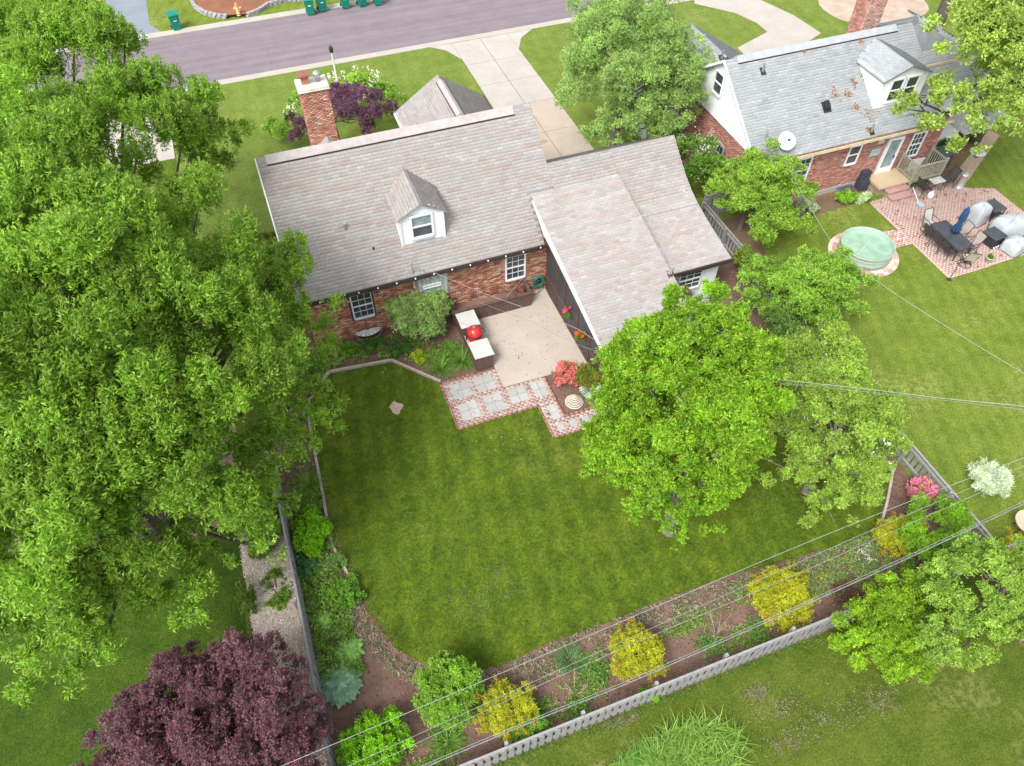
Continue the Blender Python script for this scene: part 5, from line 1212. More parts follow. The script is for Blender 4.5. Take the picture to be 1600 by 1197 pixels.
# ------------------------------------------------------------------ trees
OAKC = [(.125, .255, .025), (.17, .32, .035), (.23, .39, .06), (.095, .20, .02), (.19, .34, .04)]
MAPC = [(.14, .30, .012), (.19, .37, .02), (.11, .25, .012), (.23, .40, .035), (.09, .20, .012)]
OK_ = [(60, 110, 10, 3.6), (215, 210, 9, 2.9), (110, 400, 10.5, 3.2), (300, 370, 8.5, 2.7), (395, 440, 6.8, 2.1), (440, 545, 5.8, 1.7), (335, 600, 7.5, 2.6), (170, 640, 9, 3.0), (20, 760, 8.5, 2.8),
       (230, 790, 6.8, 2.4), (370, 730, 5.4, 1.9), (110, 930, 5.6, 2.1), (265, 900, 4.6, 1.5), (20, 520, 10.5, 3.2), (20, 250, 10.5, 3.4), (330, 230, 7.5, 1.5), (505, 655, 4.2, .9), (420, 850, 3.6, .7), (330, 860, 4.4, 1.0), (60, 860, 7, 2.2), (385, 800, 4.8, 1.5), (425, 700, 5.2, 1.5), (470, 640, 5, 1.3), (485, 500, 5.6, 1.3), (440, 430, 6.2, 1.3), (20, 880, 6, 1.8), (60, 700, 9, 2.4), (300, 935, 4.3, 1.1), (95, 1020, 4.6, 1.2), (300, 180, 8.5, 1.5), (250, 480, 9.2, 2.6)]
tree('oak_tree', 'huge mid green oak tree filling the left side of the picture', 'tree', (-7.6, 16.2, 0), (-8.4, 16.4, 13), .42,
     [(*G(a, b_y, c_), d, d, d*.72) for a, b_y, c_, d in OK_],
     135000, .135, .052, OAKC, 101, nb=60, k=6, lobes=760, lobe_r=(.19, .34), tipcol=(.26, .40, .06), bark=BARKD, gain=1.26, tone=.17)
tree('maple_tree', 'bright green maple tree standing on the back lawn right of the brick walk', 'tree', (9.55, 9.9, 0), (9.7, 10.8, 7.6), .2,
     [(9.65, 11.2, 5.7, 3.05, 2.9, 3.7), (9.9, 11.6, 7.9, 1.9, 1.9, 1.9), (8.9, 10.5, 4.2, 2.6, 2.3, 2.2), (9.2, 9.6, 3.2, 1.8, 1.1, 1.2), (9.4, 9.1, 2.4, 1.6, .9, 1.0), (7.7, 11.0, 4.7, 1.5, 1.5, 1.8)],
     46000, .10, .058, MAPC, 103, nb=44, k=6, lobes=430, lobe_r=(.10, .17), tipcol=(.34, .48, .05), gap=.08, bark=BARK)
tree('apple_tree', 'duller green apple tree with a few white blossoms beside the right fence', 'tree', (15.0, 9.6, 0), (15.2, 9.9, 3.9), .14,
     [(15.2, 10.0, 3.1, 2.3, 2.6, 2.1), (16.0, 12.4, 3.2, 2.2, 2.2, 1.8), (14.2, 7.9, 1.9, 1.1, .9, 1.3), (17.2, 11.0, 2.4, 1.5, 1.9, 1.4), (14.9, 8.8, 1.9, 1.6, 1.0, 1.2), (16.6, 9.4, 1.7, 1.2, 1.2, 1.1), (15.6, 11.2, 3.9, 2.2, 2.2, 1.5), (13.6, 10.0, 2.8, 1.4, 1.6, 1.4), (15.8, 9.0, 2.8, 1.6, 1.3, 1.3)],
     32000, .09, .055, [(.20, .33, .05), (.26, .40, .07), (.14, .25, .04), (.32, .45, .10)], 105, nb=34, k=5, lobes=260, lobe_r=(.13, .22), gap=.04, tipcol=(.28, .38, .12))
_ap = [o for o in bpy.data.objects if o.name.startswith('apple_tree')][0]
crown(_ap, [(.2, .6, 3.1, 1.9, 2.4, 2.0)], 110, .05, .05, [(.8, .76, .74)], 106, k=4, lobes=40, name='blossom', mat=PETAL)[0]['kind'] = 'stuff'
tree('front_tree', 'dense grey green tree between the driveway and the neighbouring house', 'tree', (17.4, 31.6, 0), (17.5, 31.2, 6.4), .2,
     [(17.5, 30.9, 4.6, 3.9, 3.6, 3.5), (18.3, 33.0, 5.6, 3.4, 3.0, 2.8), (16.9, 29.3, 2.9, 2.7, 1.8, 1.9), (18.9, 29.0, 3.2, 2.4, 1.6, 1.8), (19.8, 30.6, 4.4, 2.2, 2.2, 2.2)],
     32000, .125, .055, [(.20, .32, .11), (.25, .38, .14), (.15, .25, .08), (.30, .43, .18)], 107, nb=34, k=5, lobes=360, lobe_r=(.11, .19))
tree('shade_tree', 'yellow green tree overhanging the right end of the grey roof', 'tree', (36.6, 25.4, 0), (33.8, 23.9, 10), .25,
     [(29.6, 20.9, 8.2, 3.5, 3.0, 2.8), (*G(1445, 175, 7.3), 1.6, 1.5, 1.2), (*G(1500, 188, 7.2), 1.8, 1.6, 1.3), (*G(1565, 175, 7.4), 1.9, 1.8, 1.4), (*G(1590, 60, 9), 2.6, 2.4, 2.0), (*G(1520, 60, 9), 2.0, 2.0, 1.6), (33.2, 23.2, 8.8, 3.2, 2.6, 2.4), (33.6, 20.0, 7.4, 2.8, 2.2, 2.0), (28.6, 20.4, 7.6, 2.0, 1.8, 1.6), (31.5, 21.5, 7.4, 2.6, 2.0, 1.8), (31.0, 22.8, 9.8, 2.6, 2.4, 2.0), (36.5, 25, 8.5, 4, 4, 3.2)],
     24000, .15, .10, [(.22, .33, .07), (.28, .39, .10), (.14, .24, .04), (.34, .42, .13)], 109, nb=24, k=5, lobes=240, lobe_r=(.16, .26), gap=.06, bark=BARKD)
tree('dogwood_tree', 'light green layered dogwood tree at the corner of the neighbouring house', 'tree', (20.4, 23.3, 0), (20.6, 23.1, 3.6), .12,
     [(20.3, 22.5, 2.7, 2.0, 1.8, 1.6), (21.9, 22.6, 2.6, 1.7, 1.6, 1.3), (20.9, 21.0, 1.9, 1.5, 1.2, 1.0), (19.5, 23.6, 2.7, 1.5, 1.5, 1.2), (20.2, 21.6, 2.2, 1.4, 1.2, 1.0), (20.9, 23.4, 3.3, 1.7, 1.3, 1.2)],
     15000, .11, .065, [(.17, .30, .035), (.22, .37, .055), (.13, .24, .03), (.27, .42, .09)], 111, nb=24, k=5, lobes=130, lobe_r=(.18, .30), flat=.5, gap=.04)
tree('viburnum_tree', 'broad light green small tree beside the stock tank pool', 'tree', (18.9, 17.6, 0), (18.9, 17.4, 3.4), .12,
     [(18.7, 16.9, 2.3, 2.2, 2.1, 1.6), (20.4, 16.8, 2.1, 1.7, 1.7, 1.4), (17.7, 17.9, 1.9, 1.3, 1.3, 1.1)],
     14000, .11, .065, [(.16, .31, .035), (.21, .37, .06), (.13, .25, .03), (.27, .42, .10)], 113, nb=24, k=5, lobes=95, lobe_r=(.16, .28), flat=.55, gap=.06)
tree('small_tree', 'low grey green tree hugging the right fence between two brighter trees', 'tree', (18.2, 14.6, 0), (18.2, 14.6, 2.4), .09,
     [(17.9, 14.8, 1.7, 1.2, 2.2, 1.2), (18.2, 12.6, 1.3, .8, 1.2, .9)],
     3600, .11, .06, [(.11, .20, .05), (.15, .26, .07), (.08, .15, .035)], 115, nb=14, k=4, lobes=24, lobe_r=(.22, .36))
tree('lilac_bush', 'lilac bush with faded pale flower heads behind the garage roof', 'bush', (19.2, 27.2, 0), (19.2, 27, 2.8), .08,
     [(19.1, 26.6, 2.1, 1.15, 2.0, 1.3), (18.6, 28.4, 2.0, 1.2, 1.2, 1.2)],
     4200, .12, .08, [(.10, .21, .03), (.15, .28, .05), (.08, .16, .025)], 117, nb=12, k=4, lobes=30, lobe_r=(.25, .38))
_l = [o for o in bpy.data.objects if o.name.startswith('lilac_bush')][0]
crown(_l, [(0, -.5, 2.5, 1.1, 1.7, 1.2)], 200, .05, .05, [(.45, .36, .38), (.5, .45, .42)], 118, k=4, lobes=26, name='flower_heads', mat=PETAL)[0]['kind'] = 'stuff'
PUR = [(.125, .055, .070), (.155, .080, .10), (.20, .12, .14), (.085, .035, .045), (.175, .085, .10)]
tree('purple_maple', 'large dark purple red leaf Japanese maple at the bottom left', 'tree', (-5.6, 8.1, 0), (-5.5, 8.0, 3.4), .16,
     [(-5.6, 8.0, 2.4, 2.9, 2.4, 1.7), (-7.4, 7.9, 1.9, 2.1, 2.1, 1.4), (-4.7, 8.9, 2.5, 1.6, 1.3, 1.3), (-4.4, 7.0, 2.0, 1.7, 1.9, 1.5), (-7.2, 6.2, 1.6, 1.8, 1.8, 1.2), (-5.4, 6.4, 2.1, 2.4, 1.8, 1.4), (-6.2, 9.3, 1.9, 1.8, 1.3, 1.2)],
     48000, .08, .042, PUR, 119, nb=28, k=6, lobes=460, lobe_r=(.11, .19), bark=BARKD, tipcol=(.26, .07, .10), gap=.0)
tree('purple_maple', 'small purple leaf maple straddling the far side of the brick chimney', 'tree', (3.6, 37.2, 0), (3.6, 37.2, 3.0), .1,
     [(2.0, 35.2, 2.2, 1.3, 1.3, 1.1), (5.0, 36.2, 2.3, 1.7, 1.8, 1.3), (3.9, 38.3, 2.2, 1.2, 1.0, .9)],
     5500, .11, .05, [(.12, .045, .085), (.15, .065, .11), (.09, .03, .055), (.18, .09, .13)], 121, nb=16, k=5, lobes=40, lobe_r=(.2, .32), bark=BARKD)
tree('flowering_shrub', 'light green shrub with creamy flower clusters round the lamp post beyond the chimney', 'shrub', (5.3, 40.6, 0), (5.3, 40.6, 1.8), .06,
     [(5.4, 40.0, 1.3, 1.9, 1.4, 1.0), (2.6, 39.4, 1.2, 1.5, 1.1, .8), (6.9, 39.2, 1.1, 1.2, 1.2, .8), (1.0, 38.0, 1.1, 1.1, 1.2, .8)],
     5000, .13, .08, [(.22, .38, .05), (.28, .45, .09), (.16, .30, .04)], 123, nb=12, k=4, lobes=40, lobe_r=(.22, .36))
_l = [o for o in bpy.data.objects if o.name.startswith('flowering_shrub')][0]
crown(_l, [(0, -.3, 1.6, 2.2, 1.6, .8), (-2.9, -1.2, 1.4, 1.6, 1.2, .6)], 160, .09, .08, [(.62, .68, .45), (.7, .72, .6)], 124, k=4, lobes=30, name='flowers', mat=PETAL)[0]['kind'] = 'stuff'
tree('conifer_tree', 'fine green arborvitae left of the brick house gable', 'tree', (-1.6, 26.5, 0), (-1.6, 26.5, 2.4), .05,
     [(-1.5, 26.3, 1.6, 1.0, 1.5, 1.6), (-1.4, 28.6, 1.2, .8, 1.4, 1.2), (-1.5, 24.3, 1.3, .9, 1.2, 1.2)], 4200, .12, .035, [(.09, .19, .03), (.14, .26, .045), (.18, .28, .03)], 125, nb=8, k=5, lobes=30, lobe_r=(.2, .35))
tree('street_tree', 'tall dark trunked tree beyond the far end of the grey roof', 'tree', (43.5, 36.8, 0), (46.5, 39.5, 15), .30,
     [(46, 39, 14, 4.5, 4.5, 4), (42.3, 38.3, 7.6, 1.5, 1.5, 1.4)], 3500, .2, .13, [(.13, .24, .04), (.18, .3, .06)], 127, nb=14, k=4, lobes=30, lobe_r=(.2, .32), bark=BARKD)
LOOSE = [(.20, .33, .06), (.26, .39, .09), (.15, .26, .045)]
tree('spreading_shrub', 'bright yellow green spreading shrub outside the back fence at the lower right', 'shrub', (14.1, 4.15, 0), (14.1, 4.2, 2.2), .09,
     [(13.9, 4.1, 1.2, 1.9, 1.4, 1.0), (15.1, 4.3, 1.4, 1.6, 1.4, .9), (14.4, 3.4, 1.0, 1.5, .9, .8)], 16000, .07, .045, [(.19, .34, .02), (.25, .41, .03), (.14, .26, .018)], 129, nb=18, k=5, lobes=220, lobe_r=(.13, .22))
tree('loose_tree', 'loose twiggy pale green tree right of the bright spreading shrub', 'tree', (16.9, 3.4, 0), (16.6, 3.7, 4.0), .12,
     [(16.5, 3.9, 2.9, 2.0, 1.6, 1.1), (15.0, 3.1, 2.3, 1.5, 1.0, .9), (17.6, 2.6, 2.5, 1.7, 1.1, .9)], 14000, .08, .05, LOOSE, 131, nb=30, k=5, lobes=200, lobe_r=(.14, .24), gap=.12)
tree('green_shrub', 'feathery bright green shrub inside the corner of the two fences', 'shrub', (17.9, 6.2, 0), (17.9, 6.2, 1.8), .07,
     [(17.7, 6.5, 1.1, 1.4, 1.1, .85), (16.9, 5.6, 1.1, 1.3, .6, .8)], 9500, .085, .034, [(.19, .35, .03), (.21, .40, .035), (.12, .26, .02)], 133, nb=12, k=4, lobes=70, lobe_r=(.18, .30))

# ------------------------------------------------------------------ shrubs of the beds
GOLD = [(.38, .42, .015), (.44, .47, .02), (.30, .38, .02), (.45, .40, .03), (.24, .34, .02)]
gg = 'gold barberry shrubs along the back bed'
def gold(label, px, py, rx, ry, h, n, seed, px2=0):
    t = shrub(label, px, py, 1, h, int(n*1.25), .08, .028, GOLD, seed, name='gold_shrub', rx=rx, ry=ry, k=4, lobes=40, group=gg, tipcol=(.60, .40, .05))
    # long arching shoots
    rg = np.random.default_rng(seed+5); b = MB(); P = []
    for q in range(7):
        a = rg.uniform(0, 6.28); e = np.array([math.cos(a)*rx*1.25, math.sin(a)*ry*1.25, h*rg.uniform(.5, 1.05)]); m_ = e*.55+np.array([0, 0, h*.45])
        b.tube([(0, 0, .1), tuple(m_), tuple(e)], [.012, .008, .003], 4)
        for s in np.linspace(.45, 1, 16): P.append((m_*(1-s)+e*s)*(1)+rg.normal(0, .025, 3))
    b.build('shoot', BARKD, t)
    P = np.array(P); V, F, C = tufts(P, unit(rg.normal(0, 1, P.shape)+np.array([0, 0, 1])), 5, .06, .02, pal(len(P), [(.5, .42, .02), (.6, .36, .04)], .1, rg), rg)
    np_mesh('shoot_leaves', V, F, C, LEAF, t)
    return t
gold('gold shrub with an arching shoot over the fence, left end of the back bed', 792, 1110, .85, .8, 1.2, 2600, 141)
gold('squarish brightest gold shrub in the middle of the back bed', 993, 1022, .85, .85, 1.2, 3000, 143)
gold('broad gold shrub spilling onto the back fence right of the middle', 1225, 935, 1.15, .9, 1.2, 3600, 145)
gold('gold shrub under the wires beside the feathery green shrub', 1405, 838, .95, .65, 1.15, 2600, 147)
gold('gold shrub beyond the fence corner at the right edge', 1590, 880, .9, .8, 1.3, 2400, 149)
shrub('yellow green leafy shrub at the lower left corner of the lawn', 702, 1082, 1.0, 1.9, 3600, .10, .045, [(.15, .31, .03), (.21, .39, .055), (.12, .25, .025)], 151, rx=.95, ry=1.0, lobes=30, tipcol=(.28, .44, .10))
shrub('lime green shrub cut by the bottom edge left of centre', 585, 1168, 1.0, 1.3, 3200, .08, .035, [(.15, .36, .012), (.21, .44, .02), (.11, .28, .01)], 153, rx=1.1, ry=.9, lobes=26)
shrub('vivid lime shrub in the left bed above the bare mulch', 487, 832, .75, .9, 2200, .09, .055, [(.17, .40, .012), (.24, .48, .02), (.12, .30, .012)], 155, rx=.62, ry=.85, lobes=20)
t = shrub('large grey green viburnum with spent blooms against the rear brick wall', 652, 492, 1.2, 2.0, 4200, .13, .045, [(.20, .34, .11), (.26, .41, .15), (.15, .26, .08), (.31, .46, .19)], 157, rx=1.4, ry=1.15, lobes=60, gain=1.5, tipcol=(.30, .22, .17))
shrub('coral red azalea in full bloom beside the brick walk', 883, 583, .5, .75, 700, .075, .06, [(.64, .13, .15), (.70, .20, .21), (.54, .09, .10), (.20, .26, .06)], 159, rx=.48, ry=.62, lobes=16, mat=PETAL, name='azalea', cat='azalea')
shrub('green azalea dotted with orange buds below the porch screen', 918, 592, .5, .7, 900, .085, .04, [(.08, .20, .02), (.13, .27, .03), (.10, .23, .025), (.45, .14, .04)], 161, rx=.6, ry=.7, lobes=16, name='azalea', cat='azalea')
shrub('silvery white leaved plant behind the striped beehive ornament', 925, 612, .35, .4, 420, .09, .05, [(.55, .60, .52), (.42, .50, .40), (.3, .40, .28)], 163, rx=.42, ry=.4, lobes=10, name='silver_plant', cat='plant')
shrub('pink azalea in bloom beside the right fence', 1437, 764, .45, .75, 560, .075, .07, [(.60, .14, .27), (.66, .20, .36), (.52, .10, .20), (.20, .26, .04)], 165, rx=.48, ry=.5, lobes=14, mat=PETAL, name='azalea', cat='azalea')
t = shrub('white variegated dome shaped shrub on the right neighbour lawn', 1546, 750, .6, .75, 3000, .12, .026, [(.62, .68, .52), (.70, .75, .60), (.40, .50, .28), (.52, .60, .42)], 167, rx=.66, ry=.62, lobes=60, k=5, name='white_shrub')
shrub('small white variegated shrub behind the fence under the apple tree', 1296, 528, .4, .8, 420, .10, .04, [(.5, .56, .46), (.38, .46, .34), (.26, .36, .2)], 169, rx=.3, ry=.45, lobes=10, name='white_shrub')
shrub('bright green rounded shrub by the neighbouring window well', 1322, 310, .5, .55, 650, .10, .06, [(.20, .38, .04), (.27, .45, .07), (.14, .28, .03)], 171, rx=.62, ry=.42, lobes=14)
shrub('white edged hosta beside the stoop of the neighbouring house', 1350, 311, .3, .4, 300, .12, .06, [(.60, .66, .50), (.35, .48, .25)], 173, rx=.32, ry=.32, lobes=8, name='hosta', cat='hosta')
shrub('white edged hosta under the dogwood near the brick wall', 1262, 325, .35, .5, 420, .12, .05, [(.52, .60, .42), (.25, .38, .16)], 175, rx=.6, ry=.4, lobes=10, name='hosta', cat='hosta')
shrub('dark green low shrub nearest the statue beside the side path', 1466, 222, .6, .7, 650, .11, .06, [(.06, .15, .03), (.10, .21, .04)], 177, rx=.8, ry=.6, lobes=14)
shrub('dark green low shrub farther up the side path', 1500, 208, .6, .7, 600, .11, .06, [(.06, .15, .03), (.10, .21, .04)], 178, rx=.8, ry=.6, lobes=14)
shrub('pale green arborvitae sprout against the rear wall of the garage', 1165, 420, .5, 1.6, 900, .10, .05, [(.16, .27, .03), (.24, .34, .05), (.10, .18, .03)], 179, rx=.6, ry=.9, lobes=14)
tree('purple_plum', 'dark red leaf sapling in front of the white garage wall', 'tree', (13.7, 18.7, 0), (13.85, 18.75, 3.5), .05,
     [(13.75, 18.7, 2.9, .35, .35, .6), (14.2, 18.5, 2.0, .5, .4, .6)], 420, .10, .06, [(.14, .045, .06), (.20, .07, .09), (.10, .03, .04)], 181, nb=8, k=4, lobes=12, lobe_r=(.3, .5), bark=BARKD)
t = shrub('ivy like vine clump spilling over the tan gravel strip', 410, 838, .8, .6, 3800, .07, .045, [(.10, .19, .04), (.14, .24, .06), (.24, .20, .12)], 183, rx=.68, ry=.85, lobes=20, name='vine')
shrub('thin vine tendrils trailing across the middle of the gravel strip', 432, 925, .5, .12, 1100, .06, .045, [(.13, .25, .03), (.19, .32, .05)], 185, rx=.5, ry=.9, lobes=22, name='vine', gap=.35)
shrub('olive green straggly shrub on the shaded edge of the gravel strip', 385, 940, .35, .6, 500, .07, .04, [(.10, .16, .03), (.15, .21, .04)], 187, rx=.3, ry=.8, lobes=12)
shrub('low green shrub under the window well by the rear wall, left one', 545, 545, .4, .35, 420, .09, .06, [(.14, .30, .03), (.19, .36, .05)], 189, rx=.4, ry=.35, lobes=10, name='bed_plant', cat='plant')
shrub('dark leafy plant right of the window well below the viburnum', 586, 540, .4, .35, 420, .09, .06, [(.06, .17, .035), (.10, .23, .05)], 190, rx=.55, ry=.35, lobes=10, name='bed_plant', cat='plant')
shrub('small yellow green mound in the mulch below the viburnum', 657, 559, .3, .28, 330, .09, .03, [(.33, .46, .03), (.42, .52, .05)], 191, rx=.32, ry=.30, lobes=9, k=5, name='lime_mound', cat='plant')
shrub('dark green shrub between the viburnum and the yellow green mound', 625, 545, .4, .4, 420, .09, .06, [(.05, .13, .03), (.08, .18, .04)], 192, rx=.5, ry=.4, lobes=10, name='bed_plant', cat='plant')
shrub('mid green mound right of the bare mulch in the left bed', 545, 925, .5, .6, 800, .08, .05, [(.10, .24, .03), (.15, .31, .04)], 193, rx=.45, ry=.6, lobes=14, name='bed_plant', cat='plant')
shrub('blue green leafy clump below the lime shrub in the left bed', 475, 885, .3, .45, 360, .11, .07, [(.06, .17, .08), (.09, .22, .10)], 194, rx=.35, ry=.35, lobes=8, name='bed_plant', cat='plant')
shrub('pale striped clump on the timber edging below the lime shrub', 520, 880, .3, .4, 360, .12, .03, [(.25, .38, .16), (.16, .28, .08)], 195, rx=.35, ry=.35, lobes=8, name='bed_plant', cat='plant')
shrub('green weedy clump on the back fence below the middle gold shrub', 1010, 1088, .3, .8, 300, .07, .05, [(.12, .30, .03), (.17, .38, .05)], 196, rx=.3, ry=.25, lobes=7, name='bed_plant', cat='plant')
shrub('light green clump on the fence under the left gold shrub', 828, 1143, .4, .8, 500, .08, .05, [(.14, .32, .04), (.20, .40, .07)], 197, rx=.5, ry=.3, lobes=10, name='bed_plant', cat='plant')
shrub('dark stemmed burgundy plant in front of the right part of the back fence', 1320, 925, .3, .7, 320, .07, .03, [(.14, .04, .05), (.10, .16, .03), (.20, .06, .08)], 198, rx=.55, ry=.35, lobes=8, name='bed_plant', cat='plant')
# bare twiggy saplings in the back bed
def bare_sapling(label, px, py, h, seed, mat=M('pale_twigs', (.40, .30, .24), .9)):
    g = G(px, py); rg = np.random.default_rng(seed); t = thing('bare_sapling', label, 'sapling', None, (g[0], g[1], 0)); b = MB()
    for q in range(9):
        a = rg.uniform(0, 6.28); e = np.array([math.cos(a)*h*.5, math.sin(a)*h*.5+.2, h*rg.uniform(.6, 1)]); b.tube([(0, 0, 0), tuple(e*.45+rg.normal(0, .04, 3)), tuple(e)], [.014, .009, .003], 4)
        for s in range(3): f = e*rg.uniform(.5, .9); b.tube([tuple(f), tuple(f+rg.normal(0, .12, 3))], [.006, .002], 3)
    b.build('twigs', mat, t)
bare_sapling('bare pinkish twigged sapling between the two left gold shrubs', 900, 1085, .8, 1)
bare_sapling('wider bare branched sapling left of the broad gold shrub', 1118, 995, .9, 2)

# daylilies: arching strap leaves
def strap_plant(label, px, py, n, L, w, cols, seed, name='daylily', group=None, z=0, spread=1.0, cat='plant', field=0):
    if not field: L *= 1.25; n = int(n*1.4)
    g = G(px, py, .15); rg = np.random.default_rng(seed); t = thing(name, label, cat, group, (g[0], g[1], z))
    a = rg.uniform(0, 6.283, n); o = np.column_stack([np.cos(a), np.sin(a), np.zeros(n)]); el = rg.uniform(.25, 1.25, n)
    l = L*rg.uniform(.7, 1.15, n); S = np.column_stack([-np.sin(a), np.cos(a), np.zeros(n)])
    base = o*rg.uniform(0, .13, n)[:, None]*spread
    if field: fa = rg.uniform(0, 6.28, n); fr = np.sqrt(rg.random(n)); base = np.column_stack([np.cos(fa)*fr*field[0], np.sin(fa)*fr*field[1], np.zeros(n)])
    segs = [base]; d = o*np.cos(el)[:, None]+np.array([0, 0, 1])*np.sin(el)[:, None]
    for k in range(4):
        segs.append(segs[-1]+d*(l/4)[:, None]); d = unit(d-np.array([0, 0, .42]))
    V = []; 
    for k, p in enumerate(segs):
        p = p.copy(); p[:, 2] = np.maximum(p[:, 2], .015)
        ww = w*(1-(k/4)**1.5*.92)/2; V += [p-S*ww, p+S*ww]
    V = np.stack(V, 1).reshape(-1, 3); f = np.array([(2*k, 2*k+1, 2*k+3, 2*k+2) for k in range(4)])
    F = (f[None]+10*np.arange(n)[:, None, None]).reshape(-1, 4)
    np_mesh('leaves', V, F, np.repeat(np.clip(pal(n, cols, .12, rg), .002, 1), 10, 0), LEAF, t); return t
DL = [(.15, .31, .035), (.21, .40, .05), (.11, .24, .03), (.28, .46, .09)]
dg = 'daylily clumps in the mulch beds'
strap_plant('daylily clump left of the outdoor counter', 690, 573, 150, .62, .022, DL, 201, group=dg)
strap_plant('daylily clump touching the outdoor counter', 723, 562, 150, .62, .022, DL, 202, group=dg)
strap_plant('daylily clump behind the two at the outdoor counter', 706, 543, 110, .5, .022, DL, 203, group=dg)
strap_plant('topmost daylily clump along the left fence', 483, 757, 170, .65, .022, DL, 204, group=dg)
strap_plant('second daylily clump down along the left fence', 470, 785, 160, .65, .022, DL, 205, group=dg)
strap_plant('daylily clump under the oak near the left corner of the edging', 497, 570, 160, .6, .022, DL, 206, group=dg)
strap_plant('iris clump with grey green blades left of the middle gold shrub', 893, 1030, 190, .55, .018, [(.10, .22, .07), (.15, .28, .09)], 207, name='iris')
strap_plant('grassy clump behind the fence below the lower left shrub', 700, 1158, 160, .55, .018, DL, 208, group=dg)
strap_plant('tall reed like grass clump cut by the bottom edge, right of centre', 1085, 1182, 1100, .75, .036, [(.24, .40, .06), (.30, .48, .09), (.17, .31, .04)], 209, name='ornamental_grass', field=(1.5, .9))
strap_plant('lower tuft of reed grass cut by the bottom edge, left of the tall clump', 1010, 1195, 700, .5, .025, [(.17, .36, .05), (.23, .42, .08)], 210, name='ornamental_grass', field=(.9, .5))

# hostas: every broad leaf a piece
def hosta(label, px, py, n, L, cols, seed, name='hosta', R_=.5):
    g = G(px, py, .1); rg = np.random.default_rng(seed); t = thing(name, label, 'hosta', 'hostas in the left bed', (g[0], g[1], 0))
    mats_ = []; meshes = []
    for c in cols:
        V = []; ys = [0, .18, .42, .68, .88, 1.0]; ws = [.03, .26, .34, .27, .12, .0]
        for y_, w_ in zip(ys, ws): V += [(-w_*L, y_*L, -.10*L*y_*y_+.05*L), (0, y_*L, -.10*L*y_*y_), (w_*L, y_*L, -.10*L*y_*y_+.05*L)]
        F = []
        for k in range(5): F += [(3*k, 3*k+1, 3*k+4, 3*k+3), (3*k+1, 3*k+2, 3*k+5, 3*k+4)]
        c = tuple(v*1.5 for v in c); cc_ = np.array([c if i % 3 != 1 else tuple(v*1.25 for v in c) for i in range(18)]); V = np.array(V)-np.array([0, .5*L, 0]); meshes.append((V, np.array(F), cc_))
    prot = []
    for i in range(n):
        ring = math.sqrt((i+.5)/n); a = i*2.39996
        if len(prot) < len(meshes): V, F, C = meshes[len(prot)]; o = np_mesh('leaf', V, F, C, LEAF, t); prot.append(o)
        else: o = prot[rg.integers(0, len(prot))].copy(); COL.objects.link(o)
        r = ring*R_/.62; s = rg.uniform(.75, 1.15)*(1.1-.25*ring)
        o.location = (math.cos(a)*r*.62, math.sin(a)*r*.62, .10+.30*(1-ring**2)*L*2.2); o.scale = (s, s, s)
        o.rotation_euler = (rg.uniform(-.35, .3)-.4*ring, rg.uniform(-.4, .4), a-math.pi/2+rg.uniform(-.3, .3))
hosta('blue green hosta, largest of the left bed, with cupped round leaves', 533, 1070, 85, .30, [(.14, .27, .19), (.20, .34, .25), (.27, .40, .30), (.17, .31, .17), (.22, .36, .22)], 221, R_=.62)
hosta('light green hosta just above the blue green one', 545, 1018, 34, .28, [(.17, .33, .08), (.22, .39, .10)], 222, R_=.48)
hosta('yellow green hosta with pointed leaves higher up the left bed', 506, 972, 24, .27, [(.18, .34, .07), (.24, .40, .09)], 223, R_=.33)

# ------------------------------------------------------------------ ground cover masses
def cover_mass(name, n, fn, cols, L, Wd, seed, z=.03, k=3, zs=.06):
    rg = np.random.default_rng(seed); P = fn(rg, n)
    q = np.sin(np.round(P/.22)@np.array([12.98, 78.2]))*43758.5; q -= np.floor(q); P = P[q > .25]
    P = np.column_stack([P, z+rg.uniform(0, zs, len(P))]); O = unit(rg.normal(0, .5, P.shape)+np.array([0, 0, 1]))
    V, F, C = tufts(P, O, k, L, Wd, pal(len(P), cols, .15, rg), rg, tri=True); o = np_mesh(name, V, F, C, LEAF); o['kind'] = 'stuff'; return o
PH = [(.42, .36, .26), (.50, .44, .35), (.26, .30, .13), (.18, .26, .09), (.36, .29, .22)]
band = [(-1.3, 11.6), (-1.1, 10.5), (-.6, 9.1), (.3, 8.15), (1.2, 7.65), (2.5, 7.45), (4.1, 7.62), (8.2, 7.65), (14.3, 7.3), (14.3, 6.7), (10, 6.8), (5.5, 6.7), (3.6, 6.6), (1.9, 6.8), (.2, 7.3), (-.9, 8.6), (-1.5, 9.8), (-1.9, 11.4)]
cover_mass('ground_cover', 22000, rect_fn(-2, 14.4, 6.5, 11.8, incl=band), PH, .11, .034, 301, k=4, zs=.12)
WEED = [(.10, .26, .03), (.15, .33, .05), (.20, .38, .08)]
cover_mass('bed_weeds', 2600, lambda rg, n: np.vstack([rg.normal(0, .22, (n//13, 2))+np.array(c) for c in ((2.9, 6.0), (4.1, 5.6), (5.2, 6.3), (8.9, 5.9), (-2.4, 10.2), (-2.6, 11.8), (-1.9, 12.5), (.2, 6.2), (10.6, 5.7), (12.9, 6.9), (-2.0, 19.2), (-.5, 22), (1.2, 21.9))]), WEED, .08, .05, 303, k=4, zs=.12)
cover_mass('right_bed_cover', 5200, rect_fn(12.4, 16.2, 5.9, 7.3), [(.19, .33, .06), (.29, .42, .11), (.40, .38, .22)], .10, .03, 305, zs=.12)
edge0 = [(-1.55, 15.7), (-1.6, 13.5), (-1.3, 12), (-1.05, 10.6), (-.6, 9.2), (-.4, 9.4), (-.85, 10.7), (-1.1, 12), (-1.35, 13.6), (-1.3, 15.7)]
edge = []
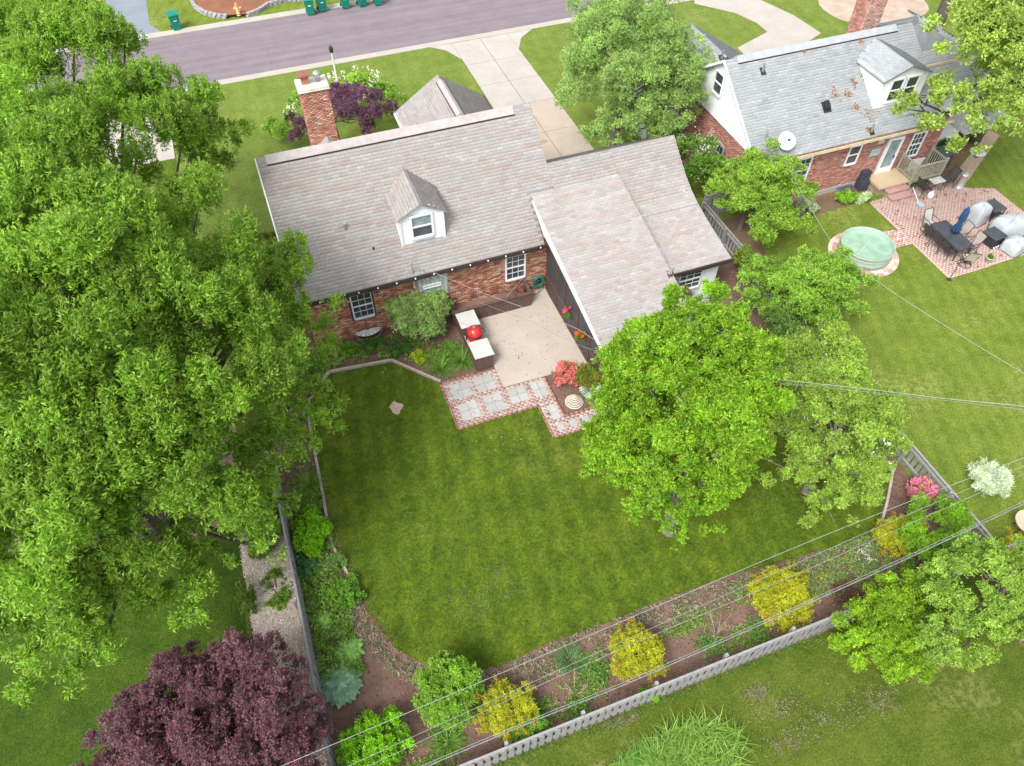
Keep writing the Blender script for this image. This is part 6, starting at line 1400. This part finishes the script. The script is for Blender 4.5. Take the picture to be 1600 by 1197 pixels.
for a_, c_ in zip(edge0, edge0[1:]+edge0[:1]):
    for k in range(8): t_ = k/8; edge.append((a_[0]*(1-t_)+c_[0]*t_+rnd.uniform(-.06, .06), a_[1]*(1-t_)+c_[1]*t_))
cover_mass('dry_lawn_edge', 2600, rect_fn(-1.8, 0, 9, 16, incl=edge), [(.40, .33, .22), (.30, .25, .16), (.22, .22, .08)], .07, .02, 311, z=.032, zs=.02)
cover_mass('fence_line_grass', 2500, lambda rg, n: np.column_stack([rg.uniform(-2.8, 19, n), rg.normal(4.85, .08, n)]), [(.12, .24, .04), (.18, .30, .06)], .10, .015, 307, zs=.04)
# white flowers in the right end of the bed and dandelion like flecks
cover_mass('white_flowers', 70, lambda rg, n: np.array(G(1350, 870)[:2])+rg.normal(0, .18, (n, 2)), [(.75, .75, .68)], .05, .05, 309, z=.2)
cover_mass('left_bed_cover', 4200, rect_fn(-2.9, -1.65, 8.8, 15.6), [(.18, .34, .04), (.25, .43, .06), (.32, .50, .09), (.14, .27, .05)], .12, .06, 313, k=4, zs=.16)
cover_mass('rear_bed_cover', 1900, lambda rg, n: np.vstack([rg.normal(0, 1, (n//6, 2))*np.array(q[2:])+np.array(q[:2]) for q in ((-1.9, 20.9, .5, .6), (.4, 22.0, 1.1, .25), (3.0, 21.4, .7, .3), (-2.3, 18.2, .3, 1.0), (4.4, 20.6, .5, .3), (-1.6, 22.4, .6, .3))]), [(.18, .34, .04), (.24, .42, .06), (.30, .47, .08)], .12, .06, 315, k=4, zs=.14)
cover_mass('back_bed_cover', 2600, lambda rg, n: np.vstack([rg.normal(0, 1, (n//7, 2))*np.array(q[2:])+np.array(q[:2]) for q in ((2.9, 5.7, .5, .25), (4.6, 5.9, .4, .3), (5.0, 6.8, .5, .2), (8.6, 6.7, .7, .2), (9.9, 5.7, .5, .2), (11.2, 7.0, .4, .2), (-.4, 5.6, .5, .25))]), [(.18, .34, .04), (.25, .42, .06), (.32, .42, .12)], .10, .04, 317, k=4, zs=.12)
c0 = G(765, 925)
cover_mass('clover_patches', 520, lambda rg, n: c0[:2]+np.vstack([rg.normal(0, 1, (n//5, 2))*np.array((.28, .2))+np.array(q) for q in ((0, 0), (-1.1, .2), (.9, -.2), (.4, .5), (-.6, -.5))]), [(.30, .32, .20), (.36, .36, .26), (.16, .22, .08), (.12, .2, .06)], .05, .02, 319, z=.035, zs=.02, k=3)
for (px_, py_, rx_, ry_) in ((1290, 1125, .9, .35), (1215, 1105, .5, .25), (1375, 1095, .45, .3), (1180, 1085, .3, .15), (970, 1125, .35, .12), (1225, 1160, .4, .2)):
    g_ = G(px_, py_)
    cover_mass('dry_patch', 520, lambda rg, n: g_[:2]+rg.normal(0, 1, (n, 2))*np.array((rx_, ry_))*.8, [(.40, .36, .22), (.34, .30, .18), (.20, .24, .07)], .07, .02, int(px_), z=.004, zs=.015)
pebbles('fallen_leaves', 420, lambda rg, n: rect_fn(4, 12, 15, 22.5)(rg, n), [(.30, .22, .12), (.22, .26, .08), (.4, .34, .22)], (.015, .045), .052, 41)
cover_mass('lawn_weeds', 2200, rect_fn(-1.5, 18, 7.4, 20, incl=LAWN_POLY), [(.08, .20, .05), (.13, .24, .07), (.22, .28, .10)], .06, .03, 321, z=.035, zs=.02)
